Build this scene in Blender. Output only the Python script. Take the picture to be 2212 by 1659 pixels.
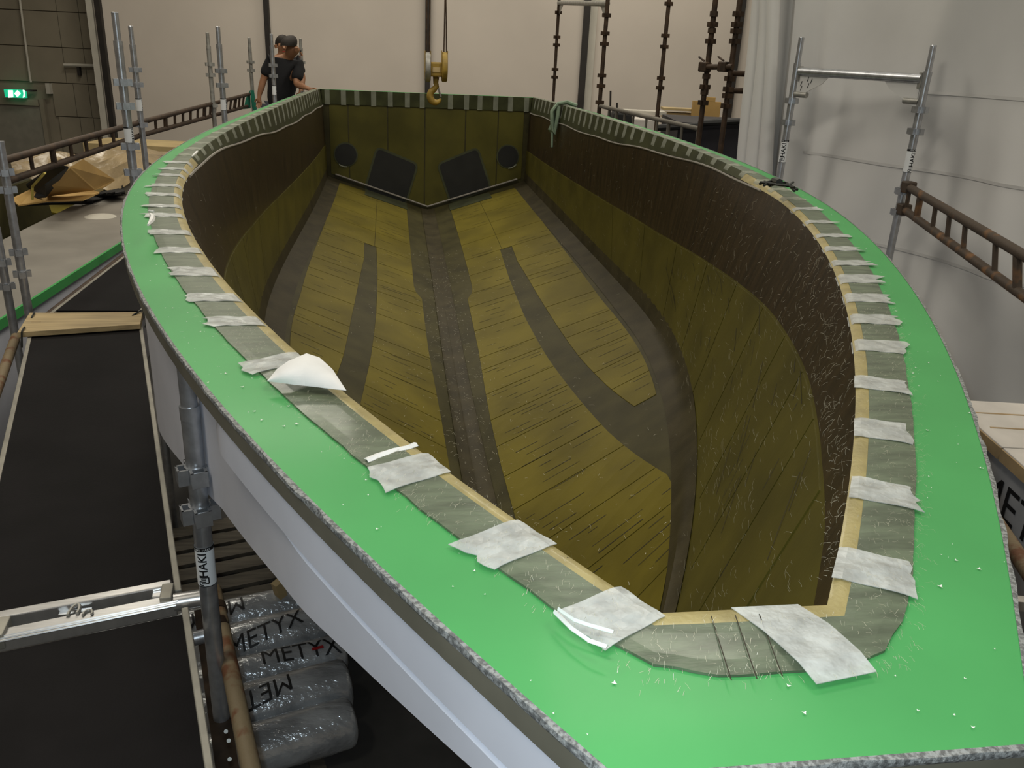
import bpy, bmesh, math, random
import numpy as np
from mathutils import Vector, Matrix
random.seed(7); rng = np.random.default_rng(7)
for o in list(bpy.data.objects): bpy.data.objects.remove(o)
SC = bpy.context.scene; COL = SC.collection

# ------------------------------------------------------------------ camera
F, YAW, PITCH, ROLL = 1827.3, 0.1528, 0.3753, 0.0479
ZC = 3.2; CAM = np.array([-0.4957, 0.0, ZC])
def cam_axes():
    cy, sy, cp, sp = math.cos(YAW), math.sin(YAW), math.cos(PITCH), math.sin(PITCH)
    fwd = np.array([sy*cp, cy*cp, -sp]); right = np.array([cy, -sy, 0.]); down = np.cross(fwd, right)
    cr, sr = math.cos(ROLL), math.sin(ROLL)
    return right*cr - down*sr, down*cr + right*sr, fwd
RX, DN, FW = cam_axes()
cd = bpy.data.cameras.new('camera'); co = bpy.data.objects.new('camera', cd); COL.objects.link(co)
cd.sensor_width = 36; cd.lens = F/2212*36; cd.clip_start = .02; cd.clip_end = 200
mw = Matrix([[RX[i], -DN[i], -FW[i], CAM[i]] for i in range(3)] + [[0, 0, 0, 1]]); co.matrix_world = mw
SC.camera = co
SC.view_settings.view_transform = 'Standard'; SC.view_settings.look = 'None'
SC.view_settings.gamma = 1; SC.view_settings.use_curve_mapping = False
SC.view_settings.exposure = 0.0
# ------------------------------------------------------------------ light
w = bpy.data.worlds.new('world'); SC.world = w; w.use_nodes = True
w.node_tree.nodes['Background'].inputs[0].default_value = (1, .93, .80, 1)
w.node_tree.nodes['Background'].inputs[1].default_value = 0.0
def area(name, loc, size, power, col, rot=(0, 0, 0)):
    l = bpy.data.lights.new(name, 'AREA'); l.shape = 'RECTANGLE'; l.size, l.size_y = size; l.energy = power; l.color = col
    o = bpy.data.objects.new(name, l); COL.objects.link(o); o.location = loc; o.rotation_euler = rot; return o
for i, (x, y) in enumerate([(-4, 1), (3.5, 1), (-3.5, 7), (3, 7), (-3, 13), (3.2, 13)]):
    area('hall_lamp_offscreen', (x, y, 8.6), (3.6, 1.4), 200, (1, .94, .81))
fl = bpy.data.lights.new('camera_flash_offscreen', 'POINT'); fl.energy = 62; fl.color = (.78, .92, 1.0); fl.shadow_soft_size = .012
fo = bpy.data.objects.new('camera_flash_offscreen', fl); COL.objects.link(fo); fo.location = Vector(CAM - RX*.03 - DN*.03 - FW*.01)

# ------------------------------------------------------------------ pixel helpers (2212 x 1659 frame)
HD = np.array([math.sin(YAW), math.cos(YAW), 0.]); RT = np.array([math.cos(YAW), -math.sin(YAW), 0.])
def ray(px): return RX*(px[0]-1106)/F + DN*(px[1]-829.5)/F + FW
def atz(px, z): r = ray(px); return CAM + r*(z-ZC)/r[2]
def aty(px, y): r = ray(px); return CAM + r*y/r[1]
def atx(px, x): r = ray(px); return CAM + r*(x-CAM[0])/r[0]
def atd(px, d): return CAM + ray(px)*d
def atw(px, d): r = ray(px); return CAM + r*d/(r@HD)
def zat(px, P):
    r = ray(px); rh = r[:2]; t = ((P[:2]-CAM[:2])@rh)/(rh@rh); return ZC + t*r[2]
def proj(P):
    d = np.atleast_2d(P)-CAM; z = d@FW
    return np.c_[1106+F*(d@RX)/z, 829.5+F*(d@DN)/z]
def natspl(xk, x):
    xk = np.asarray(xk, float); x = np.atleast_1d(np.asarray(x, float)); n = len(xk); h = np.diff(xk)
    A = np.zeros((n, n)); B = np.zeros((n, n)); A[0, 0] = A[-1, -1] = 1
    for i in range(1, n-1):
        A[i, i-1] = h[i-1]; A[i, i] = 2*(h[i-1]+h[i]); A[i, i+1] = h[i]
        B[i, i-1] = 6/h[i-1]; B[i, i] = -6/h[i-1]-6/h[i]; B[i, i+1] = 6/h[i]
    Mx = np.linalg.solve(A, B); i = np.clip(np.searchsorted(xk, x)-1, 0, n-2); I = np.eye(n)
    a = (xk[i+1]-x)/h[i]; b = (x-xk[i])/h[i]
    return a[:, None]*I[i]+b[:, None]*I[i+1]+((a**3-a)*h[i]**2/6)[:, None]*Mx[i]+((b**3-b)*h[i]**2/6)[:, None]*Mx[i+1]
def spl(xk, v): return lambda x: natspl(xk, x)@np.asarray(v, float)

# ------------------------------------------------------------------ materials
MATS = {}
def srgb(c): return tuple(((v/255)/12.92 if v/255 <= .04045 else ((v/255+.055)/1.055)**2.4) for v in c)
def M(name, col, rough=.5, metal=0., coat=0., var=.15, vs=6., bump=0., bs=60., spec=.5, stretch=(1, 1, 1), col2=None, alpha=1., emit=0., trans=0., detail=4, lo=.35, hi=.65, bdist=.004):
    if name in MATS: return MATS[name]
    m = bpy.data.materials.new(name); m.use_nodes = True; nt = m.node_tree; N = nt.nodes; L = nt.links
    b = N['Principled BSDF']; b.inputs['Roughness'].default_value = rough; b.inputs['Metallic'].default_value = metal
    b.inputs['Coat Weight'].default_value = coat; b.inputs['Coat Roughness'].default_value = .12; b.inputs['Specular IOR Level'].default_value = spec
    b.inputs['Alpha'].default_value = alpha; b.inputs['Transmission Weight'].default_value = trans
    tc = N.new('ShaderNodeTexCoord'); mp = N.new('ShaderNodeMapping'); mp.inputs['Scale'].default_value = stretch
    L.new(tc.outputs['Object'], mp.inputs[0])
    nz = N.new('ShaderNodeTexNoise'); nz.inputs['Scale'].default_value = vs; nz.inputs['Detail'].default_value = detail
    L.new(mp.outputs[0], nz.inputs['Vector'])
    cr = N.new('ShaderNodeValToRGB'); c = np.array(col)
    ca, cb = (c*(1-var), c*(1+var)) if col2 is None else (c, np.array(col2))
    cr.color_ramp.elements[0].position = lo; cr.color_ramp.elements[1].position = hi
    cr.color_ramp.elements[0].color = (*np.clip(ca, 0, 1), 1); cr.color_ramp.elements[1].color = (*np.clip(cb, 0, 1), 1)
    L.new(nz.outputs[0], cr.inputs[0]); L.new(cr.outputs[0], b.inputs['Base Color'])
    if emit: L.new(cr.outputs[0], b.inputs['Emission Color']); b.inputs['Emission Strength'].default_value = emit
    if bump:
        n2 = N.new('ShaderNodeTexNoise'); n2.inputs['Scale'].default_value = bs; n2.inputs['Detail'].default_value = 3; L.new(mp.outputs[0], n2.inputs['Vector'])
        bp = N.new('ShaderNodeBump'); bp.inputs['Strength'].default_value = bump; bp.inputs['Distance'].default_value = bdist
        L.new(n2.outputs[0], bp.inputs['Height']); L.new(bp.outputs[0], b.inputs['Normal'])
    MATS[name] = m; return m
def L(*c): return srgb(c)
m_green = M('green_gelcoat', (.068, .34, .098), .44, spec=.3, coat=.05, var=.06, vs=3)
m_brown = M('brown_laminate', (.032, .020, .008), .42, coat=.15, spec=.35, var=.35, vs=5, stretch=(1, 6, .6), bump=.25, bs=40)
m_olive = M('olive_core_side', (.082, .070, .010), .46, coat=.1, spec=.35, var=.18, vs=3, bump=.15, bs=50)
m_panel = M('olive_core_panel', (.130, .104, .010), .48, coat=.08, spec=.3, var=.2, vs=2.2, bump=.15, bs=60)
m_band = M('dark_laminate_band', (.046, .040, .014), .48, coat=.08, spec=.3, var=.25, vs=4, bump=.2, bs=50)
m_band2 = M('grey_laminate_band', (.043, .035, .017), .5, coat=.06, spec=.3, var=.25, vs=6, bump=.25, bs=60)
m_trans = M('transom_laminate', (.074, .066, .010), .5, coat=.08, spec=.3, var=.2, vs=2.5)
m_patch = M('dark_patch', (.012, .012, .011), .45, var=.2)
m_patchedge = M('patch_edge', (.045, .05, .022), .45, var=.2)
m_tape = M('glass_tape', (.108, .135, .085), .40, coat=.2, var=.25, vs=30, bump=.5, bs=130, stretch=(.35, 1.6, 1), bdist=.002)
m_yellow = M('yellow_glass_edge', (.33, .27, .105), .42, coat=.15, var=.15, vs=18, bump=.3, bs=90)
m_wallband = M('rim_wall_band', (.042, .046, .018), .6, spec=.2, var=.25, vs=6)
m_peel = M('peel_ply_strip', (.62, .64, .62), .36, coat=.2, var=.16, vs=26, bump=1, bs=32, alpha=.58, bdist=.007)
m_peelw = M('peel_ply_cloth', (.80, .80, .79), .6, var=.05, vs=12, bump=.15, bs=60)
m_stripdull = M('dull_strip', (.45, .47, .38), .5, var=.15, vs=10, spec=.3, alpha=.35)  # duller, more see-through version of the peel ply, for aft and transom strips
m_hull = M('white_hull', (.66, .67, .74), .42, var=.06, vs=3)
m_edge = M('rough_flange_edge', (.20, .205, .20), .6, var=.42, vs=150, bump=1, bs=220, lo=.42, hi=.58, bdist=.002)
m_lip = M('olive_lip', (.15, .14, .105), .6, var=.12)
m_steel = M('galvanised_steel', (.50, .51, .53), .36, metal=.85, var=.14, vs=25, bump=.08, bs=80)
m_steelp = M('dull_steel', (.36, .35, .32), .5, metal=.6, var=.2, vs=20)
m_alu = M('aluminium', (.70, .69, .68), .30, metal=.9, var=.08, vs=12, stretch=(1, 8, 1))
m_brownsteel = M('brown_scaffold_steel', (.052, .030, .016), .6, metal=.2, var=.4, vs=15)
m_rust = M('rusty_tube', (.20, .15, .085), .65, var=0, col2=(.14, .055, .022), vs=14, bump=.4, bs=70, lo=.5, hi=.62)
m_ply = M('black_phenolic_ply', (.0075, .0065, .0068), .66, spec=.12, var=.25, vs=4, bump=.15, bs=200)
m_alued = M('plank_edge_alu', (.36, .34, .29), .45, metal=.5, var=.15, vs=10)
m_wood = M('pine_board', (.40, .30, .155), .6, var=.2, vs=3, stretch=(1, 14, 14))
m_wood2 = M('pale_plywood', (.50, .38, .19), .65, var=.15, vs=2)
m_label = M('white_label', (.80, .82, .83), .45, var=.02)
m_black = M('black_print', (.008, .008, .009), .5, var=.1)
m_red = M('red_print', (.45, .01, .015), .5, var=.1)
m_floor = M('floor_concrete', (.065, .062, .058), .65, var=.3, vs=2)
m_wall = M('cream_wall', (.61, .545, .475), .8, var=.05, vs=.6)
m_block = M('concrete_block', (.235, .205, .150), .85, var=.1, vs=1.5, bump=.2, bs=30)
m_col = M('dark_column', (.022, .018, .015), .6, var=.2)
m_whitetrim = M('white_trim', (.52, .49, .42), .7, var=.05)
m_curtain = M('white_tarpaulin', (.68, .665, .645), .55, var=.07, vs=1.2, bump=.1, bs=8)
m_seam = M('tarpaulin_seam', (.60, .585, .565), .6, var=.05)
m_film = M('plastic_film', (.46, .48, .50), .20, metal=.25, coat=.9, var=.3, vs=5, bump=.9, bs=16, stretch=(1, 2.2, 1), bdist=.012)
m_skin = M('skin', (.34, .165, .085), .55, var=.08)
m_shirt = M('black_cotton', (.008, .008, .010), .85, var=.2)
m_hair = M('dark_hair', (.018, .012, .008), .7, var=.3, bump=.5, bs=120)
m_jeans = M('dark_trousers', (.018, .022, .035), .85, var=.2)
m_yhook = M('yellow_paint', (.33, .215, .035), .5, var=.25, vs=12)
m_rope = M('green_rope', (.20, .27, .19), .7, var=.2, bump=.5, bs=200)
m_cable = M('black_cable', (.01, .012, .01), .5, var=.1)
m_orange = M('kraft_board', (.48, .30, .10), .7, var=.12, vs=1.5)
m_blackfab = M('black_sheet', (.013, .013, .013), .7, var=.3)
m_clear = M('clear_plastic', (.33, .25, .145), .3, coat=.3, var=.2, vs=3, bump=.6, bs=7, bdist=.03)
m_gfl = M('grey_dusty_laminate', (.235, .215, .185), .6, var=.12, vs=2)
m_teal = M('teal_plastic', (.012, .19, .115), .5, var=.1)
m_sign = M('exit_sign_green', (.01, .40, .20), .4, var=0, emit=1.1)
m_signw = M('exit_sign_white', (.85, 1, .92), .4, var=0, emit=1.7)
m_door = M('grey_door', (.22, .205, .165), .6, var=.08)
m_carton = M('white_carton', (.62, .58, .53), .6, var=.06)
m_cartonb = M('grey_carton_side', (.40, .40, .41), .6, var=.1)
m_kraft = M('kraft_edge', (.38, .27, .14), .7, var=.15)
m_fibre = M('glass_fibre', (.55, .52, .40), .35, var=.05)
m_line = M('score_line', (.022, .018, .008), .6, var=.1)
m_navy = M('dark_navy_panel', (.012, .011, .016), .55, var=.2)
m_flake = M('white_flake', (.75, .78, .72), .5, var=.05)
m_slat = M('weathered_slat', (.11, .095, .072), .8, var=.3, vs=4, stretch=(1, 8, 1))
m_conn = M('ceiling_panel', (.42, .38, .31), .8, var=.05)

# ------------------------------------------------------------------ mesh helpers
class MB:
    def __init__(s): s.v = []; s.f = []
    def add(s, v, f):
        n = len(s.v); s.v += [tuple(map(float, p)) for p in v]; s.f += [tuple(i+n for i in q) for q in f]; return s
    def box(s, c, size, R=None):
        x, y, z = np.array(size)/2.; R = np.eye(3) if R is None else np.array(R)
        v = [np.array(c)+R@np.array([a*x, b*y, d*z]) for a in (-1, 1) for b in (-1, 1) for d in (-1, 1)]
        return s.add(v, [(0, 1, 3, 2), (4, 6, 7, 5), (0, 4, 5, 1), (2, 3, 7, 6), (0, 2, 6, 4), (1, 5, 7, 3)])
    def beam(s, a, b, wd, ht, up=(0, 0, 1)):
        a = np.array(a, float); b = np.array(b, float); d = b-a; Ln = np.linalg.norm(d); d /= Ln
        up = np.array(up, float); sx = np.cross(d, up); sx /= np.linalg.norm(sx); u = np.cross(sx, d)
        return s.box((a+b)/2, (wd, Ln, ht), np.c_[sx, d, u])
    def tube(s, pts, r, n=12, cap=True):
        pts = [np.array(p, float) for p in pts]; rs = r if hasattr(r, '__len__') else [r]*len(pts)
        rings = []; pu = None; base = len(s.v); fs = []; vs = []
        for i, p in enumerate(pts):
            d = pts[min(i+1, len(pts)-1)]-pts[max(i-1, 0)]; d = d/(np.linalg.norm(d)+1e-12)
            if pu is None: pu = np.cross(d, (0, 0, 1.) if abs(d[2]) < .9 else (0, 1., 0)); pu /= np.linalg.norm(pu)
            u = pu-d*(pu@d); u /= np.linalg.norm(u); pu = u; q = np.cross(d, u)
            vs += [p+rs[i]*(u*math.cos(t)+q*math.sin(t)) for t in np.arange(n)*2*math.pi/n]
        for i in range(len(pts)-1):
            for k in range(n): fs.append((i*n+k, i*n+(k+1) % n, (i+1)*n+(k+1) % n, (i+1)*n+k))
        if cap: fs.append(tuple(range(n-1, -1, -1))); fs.append(tuple((len(pts)-1)*n+k for k in range(n)))
        return s.add(vs, fs)
    def grid(s, G, close=False):
        G = np.asarray(G); a, b = G.shape[:2]
        return s.add(G.reshape(-1, 3), [(i*b+j, i*b+(j+1) % b, (i+1)*b+(j+1) % b, (i+1)*b+j) for i in range(a-1) for j in range(b if close else b-1)])
    def slab(s, G, nrm, th):
        # closed thick sheet from a grid
        G = np.asarray(G, float); n = np.asarray(nrm, float); H = G-n*th; a, b = G.shape[:2]
        N0 = a*b; id = lambda i, j: i*b+j
        f = [(id(i, j), id(i, j+1), id(i+1, j+1), id(i+1, j)) for i in range(a-1) for j in range(b-1)]
        f += [tuple(N0+k for k in reversed(q)) for q in f]
        bd = [id(0, j) for j in range(b)]+[id(i, b-1) for i in range(1, a)]+[id(a-1, j) for j in range(b-2, -1, -1)]+[id(i, 0) for i in range(a-2, 0, -1)]
        for k in range(len(bd)):
            p, q = bd[k], bd[(k+1) % len(bd)]; f.append((q, p, p+N0, q+N0))
        return s.add(np.r_[G.reshape(-1, 3), H.reshape(-1, 3)], f)
    def prism(s, poly, off):
        poly = [np.array(p, float) for p in poly]; n = len(poly); off = np.array(off, float)
        return s.add(poly+[p+off for p in poly], [tuple(range(n)), tuple(range(2*n-1, n-1, -1))]+[(i, n+i, n+(i+1) % n, (i+1) % n) for i in range(n)])
def lab(o, label=None, cat=None, group=None, kind=None):
    for k, v in (('label', label), ('category', cat), ('group', group), ('kind', kind)):
        if v: o[k] = v
    return o
def obj(name, mb, mat, parent=None, smooth=False, bevel=0, fix=True):
    me = bpy.data.meshes.new(name); me.from_pydata(mb.v, [], mb.f); me.validate()
    if fix:
        bm = bmesh.new(); bm.from_mesh(me); bmesh.ops.recalc_face_normals(bm, faces=bm.faces); bm.to_mesh(me); bm.free()
    me.materials.append(mat)
    if smooth: me.shade_smooth(); me.set_sharp_from_angle(angle=math.radians(40))
    o = bpy.data.objects.new(name, me); COL.objects.link(o)
    if parent is not None:
        o.parent = parent
        if parent.type == 'EMPTY': o.matrix_parent_inverse = Matrix.Translation(-parent.location)
    if bevel:
        b = o.modifiers.new('bevel', 'BEVEL'); b.width = bevel; b.segments = 2; b.limit_method = 'ANGLE'
    return o
def thing(name, loc, label=None, cat=None, group=None, kind=None):
    e = bpy.data.objects.new(name, None); COL.objects.link(e); e.location = Vector([float(v) for v in loc]); e.empty_display_size = .1
    return lab(e, label, cat, group, kind)
def text2d(s, size, bold=0.):
    c = bpy.data.curves.new('t', 'FONT'); c.body = s; c.size = size; c.offset = bold; c.resolution_u = 3
    o = bpy.data.objects.new('t', c); COL.objects.link(o); bpy.context.view_layer.update()
    me = bpy.data.meshes.new_from_object(o); v = np.array([p.co[:] for p in me.vertices]); f = [tuple(p.vertices) for p in me.polygons]
    bm = bmesh.new(); bm.from_mesh(me); mn, mx = v.min(0), v.max(0)
    for ax_, n_ in ((1, 10), (0, int(10*(mx[0]-mn[0])/(mx[1]-mn[1])))):
        for t_ in np.linspace(0, 1, n_+1)[1:-1]:
            co_ = [0., 0., 0.]; no_ = [0., 0., 0.]; co_[ax_] = float(mn[ax_]+(mx[ax_]-mn[ax_])*t_); no_[ax_] = 1.
            bmesh.ops.bisect_plane(bm, geom=bm.verts[:]+bm.edges[:]+bm.faces[:], plane_co=co_, plane_no=no_)
    bmesh.ops.triangulate(bm, faces=bm.faces[:]); bm.to_mesh(me); bm.free()
    v = np.array([p.co[:] for p in me.vertices]); f = [tuple(p.vertices) for p in me.polygons]
    bpy.data.objects.remove(o); bpy.data.curves.remove(c); bpy.data.meshes.remove(me)
    return v, f
def rotz(a): c, s = math.cos(a), math.sin(a); return np.array([[c, -s, 0], [s, c, 0], [0, 0, 1]])

# ================================================================== SETTING
fl_o = obj('floor', MB().box((0, 8, -.05), (30, 34, .1)), m_floor); lab(fl_o, kind='structure')
def wbox(mb, p0, p1, d, th):       # slab facing camera heading between two pixels at depth d
    A = atw(p0, d); B = atw(p1, d); l0, l1 = sorted([(A-CAM)@RT, (B-CAM)@RT]); z0, z1 = sorted([A[2], B[2]])
    c = CAM*np.array([1, 1, 0])+RT*(l0+l1)/2+HD*(d+th/2)+np.array([0, 0, (z0+z1)/2])
    return mb.box(c, (l1-l0, th, z1-z0), np.c_[RT, HD, (0, 0, 1)])
def wslab(l0, l1, z0, z1, d, th, mb=None):
    c = CAM*np.array([1, 1, 0])+RT*(l0+l1)/2+HD*(d+th/2)+np.array([0, 0, (z0+z1)/2])
    return (mb or MB()).box(c, (l1-l0, th, z1-z0), np.c_[RT, HD, (0, 0, 1)])
DW = 16.5
def lat(px, d): return (atw(px, d)-CAM)@RT
lw = lat((208, 150), DW)
lab(obj('wall_back', wslab(lw, 12, 0, 9, DW, .2), m_wall), kind='structure')
DL = 17.1
wl = lab(obj('wall_left', wslab(-16, lw+.5, 0, 9, DL+.06, .2), m_block), kind='structure')
# visible concrete blocks on the left wall
def zw(y, d, x=100): return atw((x, y), d)[2]
ys = [-60, 24, 101, 178, 250, 330]
for i in range(len(ys)-1):
    za, zb = zw(ys[i], DL), zw(ys[i+1], DL)
    xs = [lat((-160, 100), DL), lat((132 if i < 3 else 145, 100), DL), lat((178, 100), DL), lw+.3] if i != 3 else [lat((97, 100), DL), lat((145, 100), DL), lat((178, 100), DL), lw+.3]
    if i == 4: xs = [lat((103, 100), DL), lat((150, 100), DL), lat((180, 100), DL), lw+.3]
    for a, b in zip(xs[:-1], xs[1:]):
        obj('wall_block', wslab(a+.006, b-.006, zb+.008, za-.008, DL+.02, .05), m_block, wl)
obj('pipe', MB().tube([atw((41, -40), DL-.05), atw((43, 0), DL-.05), atw((65, 170), DL-.05), atw((67, 178), DL-.05)], .02, 8), m_whitetrim, wl)
obj('pipe_rail', MB().tube([atw((138, 140), DL-.06), atw((206, 142), DL-.06)], .03, 8), m_whitetrim, wl)
obj('junction_box', wbox(MB(), (97, 180), (109, 203), DL-.08, .1), m_whitetrim, wl)
obj('wall_bracket', wbox(MB(), (165, 144), (173, 163), DL-.06, .08), m_col, wl)
lab(obj('trim_1', wslab(lw-.02, lat((219, 150), DW), 0, 9, DW-.05, .06), m_whitetrim), kind='structure')
for i, (p, q, r) in enumerate([((213, 0), (226, 100), .10), ((578, 0), (580, 100), .085), ((925, 0), (925, 100), .085), ((1265, 50), (1260, 150), .115), ((1598, 40), (1592, 100), .10)]):
    l = (lat(p, DW)+lat(q, DW))/2
    lab(obj('trim_%d' % (i+2), wslab(l-r/2, l+r/2, 0, 9, DW-.1, .09), m_col), kind='structure')
lab(obj('trim_7', wslab(lat((1268, 100), DW), lat((1285, 100), DW), 0, 9, DW-.04, .04), m_whitetrim), kind='structure')
dr = thing('door_1', atw((40, 340), DL), kind='structure')
obj('door_leaf', wslab(lat((-40, 250), DL), lat((92, 250), DL), 0, zw(226, DL), DL-.02, .05), m_door, dr)
obj('door_header', wslab(lat((-45, 250), DL), lat((90, 250), DL), zw(229, DL), zw(216, DL), DL-.06, .1), m_block, dr)
obj('door_jamb', wslab(lat((92, 250), DL), lat((101, 250), DL), 0, zw(214, DL), DL-.05, .09), m_block, dr)
es = thing('exit_sign', atw((31, 213), DL-.2), 'lit green emergency exit sign with white symbols above the grey door', 'sign')
eb = obj('sign_box', wbox(MB(), (8, 193), (52, 212), DL-.2, .12), m_sign, es)
def wpoly(pts, d, th=.01):
    return MB().prism([atw(p, d) for p in pts], HD*th)
obj('symbol', wpoly([(17, 195), (27, 195), (28, 210), (18, 211)], DL-.215), m_signw, es)
obj('symbol', wpoly([(37, 195), (44, 202), (37, 210), (31, 202)], DL-.215), m_signw, es)
obj('symbol', wpoly([(49, 194), (54, 196), (54, 209), (49, 211), (51, 203)], DL-.215), m_signw, es)
obj('sign_bracket', wbox(MB(), (54, 194), (71, 198), DL-.15, .15), m_col, es)
lab(obj('ceiling', MB().box((0, 8, 9.3), (30, 34, .1)), m_conn), kind='structure')
obj('right_wall_dummy', MB().box((12, 8, 4.5), (.2, 34, 9)), m_wall).name = 'wall_right'
lab(bpy.data.objects['wall_right'], kind='structure')
lab(obj('wall_near', MB().box((0, -8.6, 4.6), (30, .2, 9.3)), m_wall), kind='structure')
lab(obj('wall_far_left', MB().box((-14.8, 8, 4.6), (.2, 34, 9.3)), m_wall), kind='structure')

# ------------------------------------------------------------------ tarpaulin curtain on the right
Lc, Rc = atw((1682, 200), 6.75), atw((2212, 300), 5.05)
cdir = (Rc-Lc)*np.array([1, 1, 0]); clen = np.linalg.norm(cdir); cdir /= clen; cnor = np.array([cdir[1], -cdir[0], 0]);
if cnor@HD > 0: cnor = -cnor
cur = thing('tarpaulin_curtain', (Lc+cdir*1.5)*np.array([1, 1, 0]), 'big white tarpaulin curtain hanging behind the galvanised frame', 'curtain')
U = np.linspace(-.02, clen+1.4, 160); Z = np.linspace(.02, 7.0, 70)
G = np.zeros((len(Z), len(U), 3))
def cdisp(u, z):
    g = np.exp(-(u/.30)**2); hh = np.clip((7-z)/7, 0, 1)
    d = .085*g*np.sin(u*30+.3+.2*z)+.16*g
    d += .05*np.sin(u*2.2+z*.9)+.03*np.sin(u*5.1-z*1.6+1)*(1-g)+.06*np.exp(-((u-1.2-(z-3)*.28)/.16)**2)*np.clip((z-2.2)/1.5, 0, 1)+.05*np.exp(-((u-1.75-(3.2-z)*.25)/.14)**2)*np.clip((3.4-z)/1.2, 0, 1)
    d += .012*np.sin(u*13+z*4)*np.clip((2.4-z)/1.5, 0, 1)
    return d
for i, z in enumerate(Z):
    for j, u in enumerate(U):
        uu = u+np.exp(-((u+.02)/.6)**2)*(.15*(3.7-z)-.12+.03*math.sin(z*2.2))
        G[i, j] = Lc*[1, 1, 0]+cdir*uu+cnor*cdisp(u, z)+np.array([0, 0, z])
obj('cloth', MB().grid(G), m_curtain, cur, smooth=True, fix=False)
for k_, (u_, r_) in enumerate(((.0, .055), (.085, .065), (.18, .05))):
    pts = []
    for z in np.linspace(.02, 7, 40):
        uu = u_+(.15*(3.7-z)-.12+.03*math.sin(z*2.2))*.97+.012*math.sin(z*1.7+k_*2); pts.append(Lc*[1, 1, 0]+cdir*uu+cnor*(.27+.02*math.sin(z*1.3+k_))+np.array([0, 0, z]))
    obj('gathered_fold', MB().tube(pts, [r_*(1+.15*math.sin(i_*.5+k_)) for i_ in range(40)], 14), m_curtain, cur, smooth=True)
for z, u0 in ((zat((1955, 370), Lc+cdir*1.4), .28), (zat((2100, 212), Lc+cdir*2.0), 1.25), (zat((2040, 570), Lc+cdir*1.6), .4)):
    pts = [Lc*[1, 1, 0]+cdir*u+cnor*(cdisp(u, z)+.006)+np.array([0, 0, z]) for u in np.linspace(u0, clen+1.3, 70)]
    mb = MB(); gg = np.array([[p, p+np.array([0, 0, .018])] for p in pts]); mb.grid(gg); obj('seam', mb, m_seam, cur, fix=False)

# ================================================================== HULL MOULD
YS = 11.3
fb = spl([.6, 1, 1.5, 2.1, 2.9, 3.9, 5.2, 7, 9.2, YS], [-.0811, .1886, .494, .8076, 1.142, 1.416, 1.5095, 1.4309, 1.3625, 1.3361])
zk = [.6, 1.5, 3, 5, 8, YS]
fz = spl(zk, [-.7407, -.7153, -.6634, -.5797, -.5268, -.5547])
fd = lambda y: np.interp(np.atleast_1d(y), [.6, 1.5, 3, 4, 5, 6, 7, 8, YS], [.0005, .001, .003, .012, .04, .085, .14, .175, .18])
foT = spl(zk, [.098, .1077, .1097, .08, .0703, .0713]); foO = spl(zk, [.285, .2584, .2166, .1466, .1129, .07])
ck = [.7, 1.3, 2, 3, 4.5, 6.5, 9, YS]
fcb = spl(ck, [-.4664, -.0697, .3132, .7366, 1.1711, 1.3823, 1.30, 1.2793]); fcz = spl(ck, [-1.5728, -1.6076, -1.6389, -1.681, -1.6974, -1.7528, -1.6526, -1.6071])
fkz0 = spl(zk, [-2.417, -2.4154, -2.4194, -2.4094, -2.1897, -2.0128])
def fkz(y):
    t = np.clip((np.asarray(y, float)-1.40)/1.1, 0, 1); return -1.61+(fkz0(y)+1.61)*np.sin(t*math.pi/2)
fzB = lambda y: np.interp(y, [.95, 1.23, 1.59, 1.915, 2.3, 2.87, 3.3, 3.93, 4.53, 5.2, 5.86, 7.2, 8.86, 10.9, YS], [-.772, -.785, -.833, -.864, -.896, -.951, -.988, -1.047, -1.095, -1.136, -1.17, -1.19, -1.195, -1.206, -1.21])
D2 = .027; YF1, YF2 = .925, .953           # front edges of the opening
def section(y, side):
    """E2, B, C points of the inner wall (world)"""
    y = float(y); e2 = np.array([fb(y)[0]-D2, fz(y)[0]-fd(y)[0]]); c = np.array([fcb(y)[0], fcz(y)[0]])
    if c[0] < .004:
        t = (e2[0]-.004)/(e2[0]-c[0]); c = e2+(c-e2)*t
    t = np.clip((e2[1]-fzB(y))/(e2[1]-c[1]), .02, .98); b = e2+(c-e2)*t
    return [np.array([side*p[0], y, p[1]+ZC]) for p in (e2, b, c)]
def keel(y): 
    c = section(y, 1)[2]; return np.array([0, y, (min(fkz(y)[0]+ZC, c[2]-.002))])
YY = np.unique(np.r_[np.linspace(YF2, 2.6, 34), np.linspace(2.6, YS, 60)])
hull = thing('boat_hull_mould', (0, 6, 0), 'long boat hull mould with green flange and olive laminated inside', 'boat mould')
for side, sn in ((-1, 'left'), (1, 'right')):
    up, lo, bo = [], [], []
    for y in YY:
        e, b, c = section(y, side); k = keel(y)
        bow = np.array([side*.012, 0, 0])
        up.append([e+(b-e)*t for t in np.linspace(0, 1, 7)]); lo.append([b+(c-b)*t for t in np.linspace(0, 1, 7)])
        bo.append([c+(k-c)*t for t in np.linspace(0, 1, 8)])
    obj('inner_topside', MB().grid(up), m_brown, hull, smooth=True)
    obj('inner_lower_side', MB().grid(lo), m_olive, hull, smooth=True)
    obj('inner_bottom', MB().grid(bo), m_band, hull, smooth=True)
e1, b1_, c1 = section(YF2, -1); e2, b2_, c2 = section(YF2, 1)
obj('stem_face', MB().add([e1, c1, keel(YF2), c2, e2], [(0, 1, 2, 3, 4)]), m_olive, hull)

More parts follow.
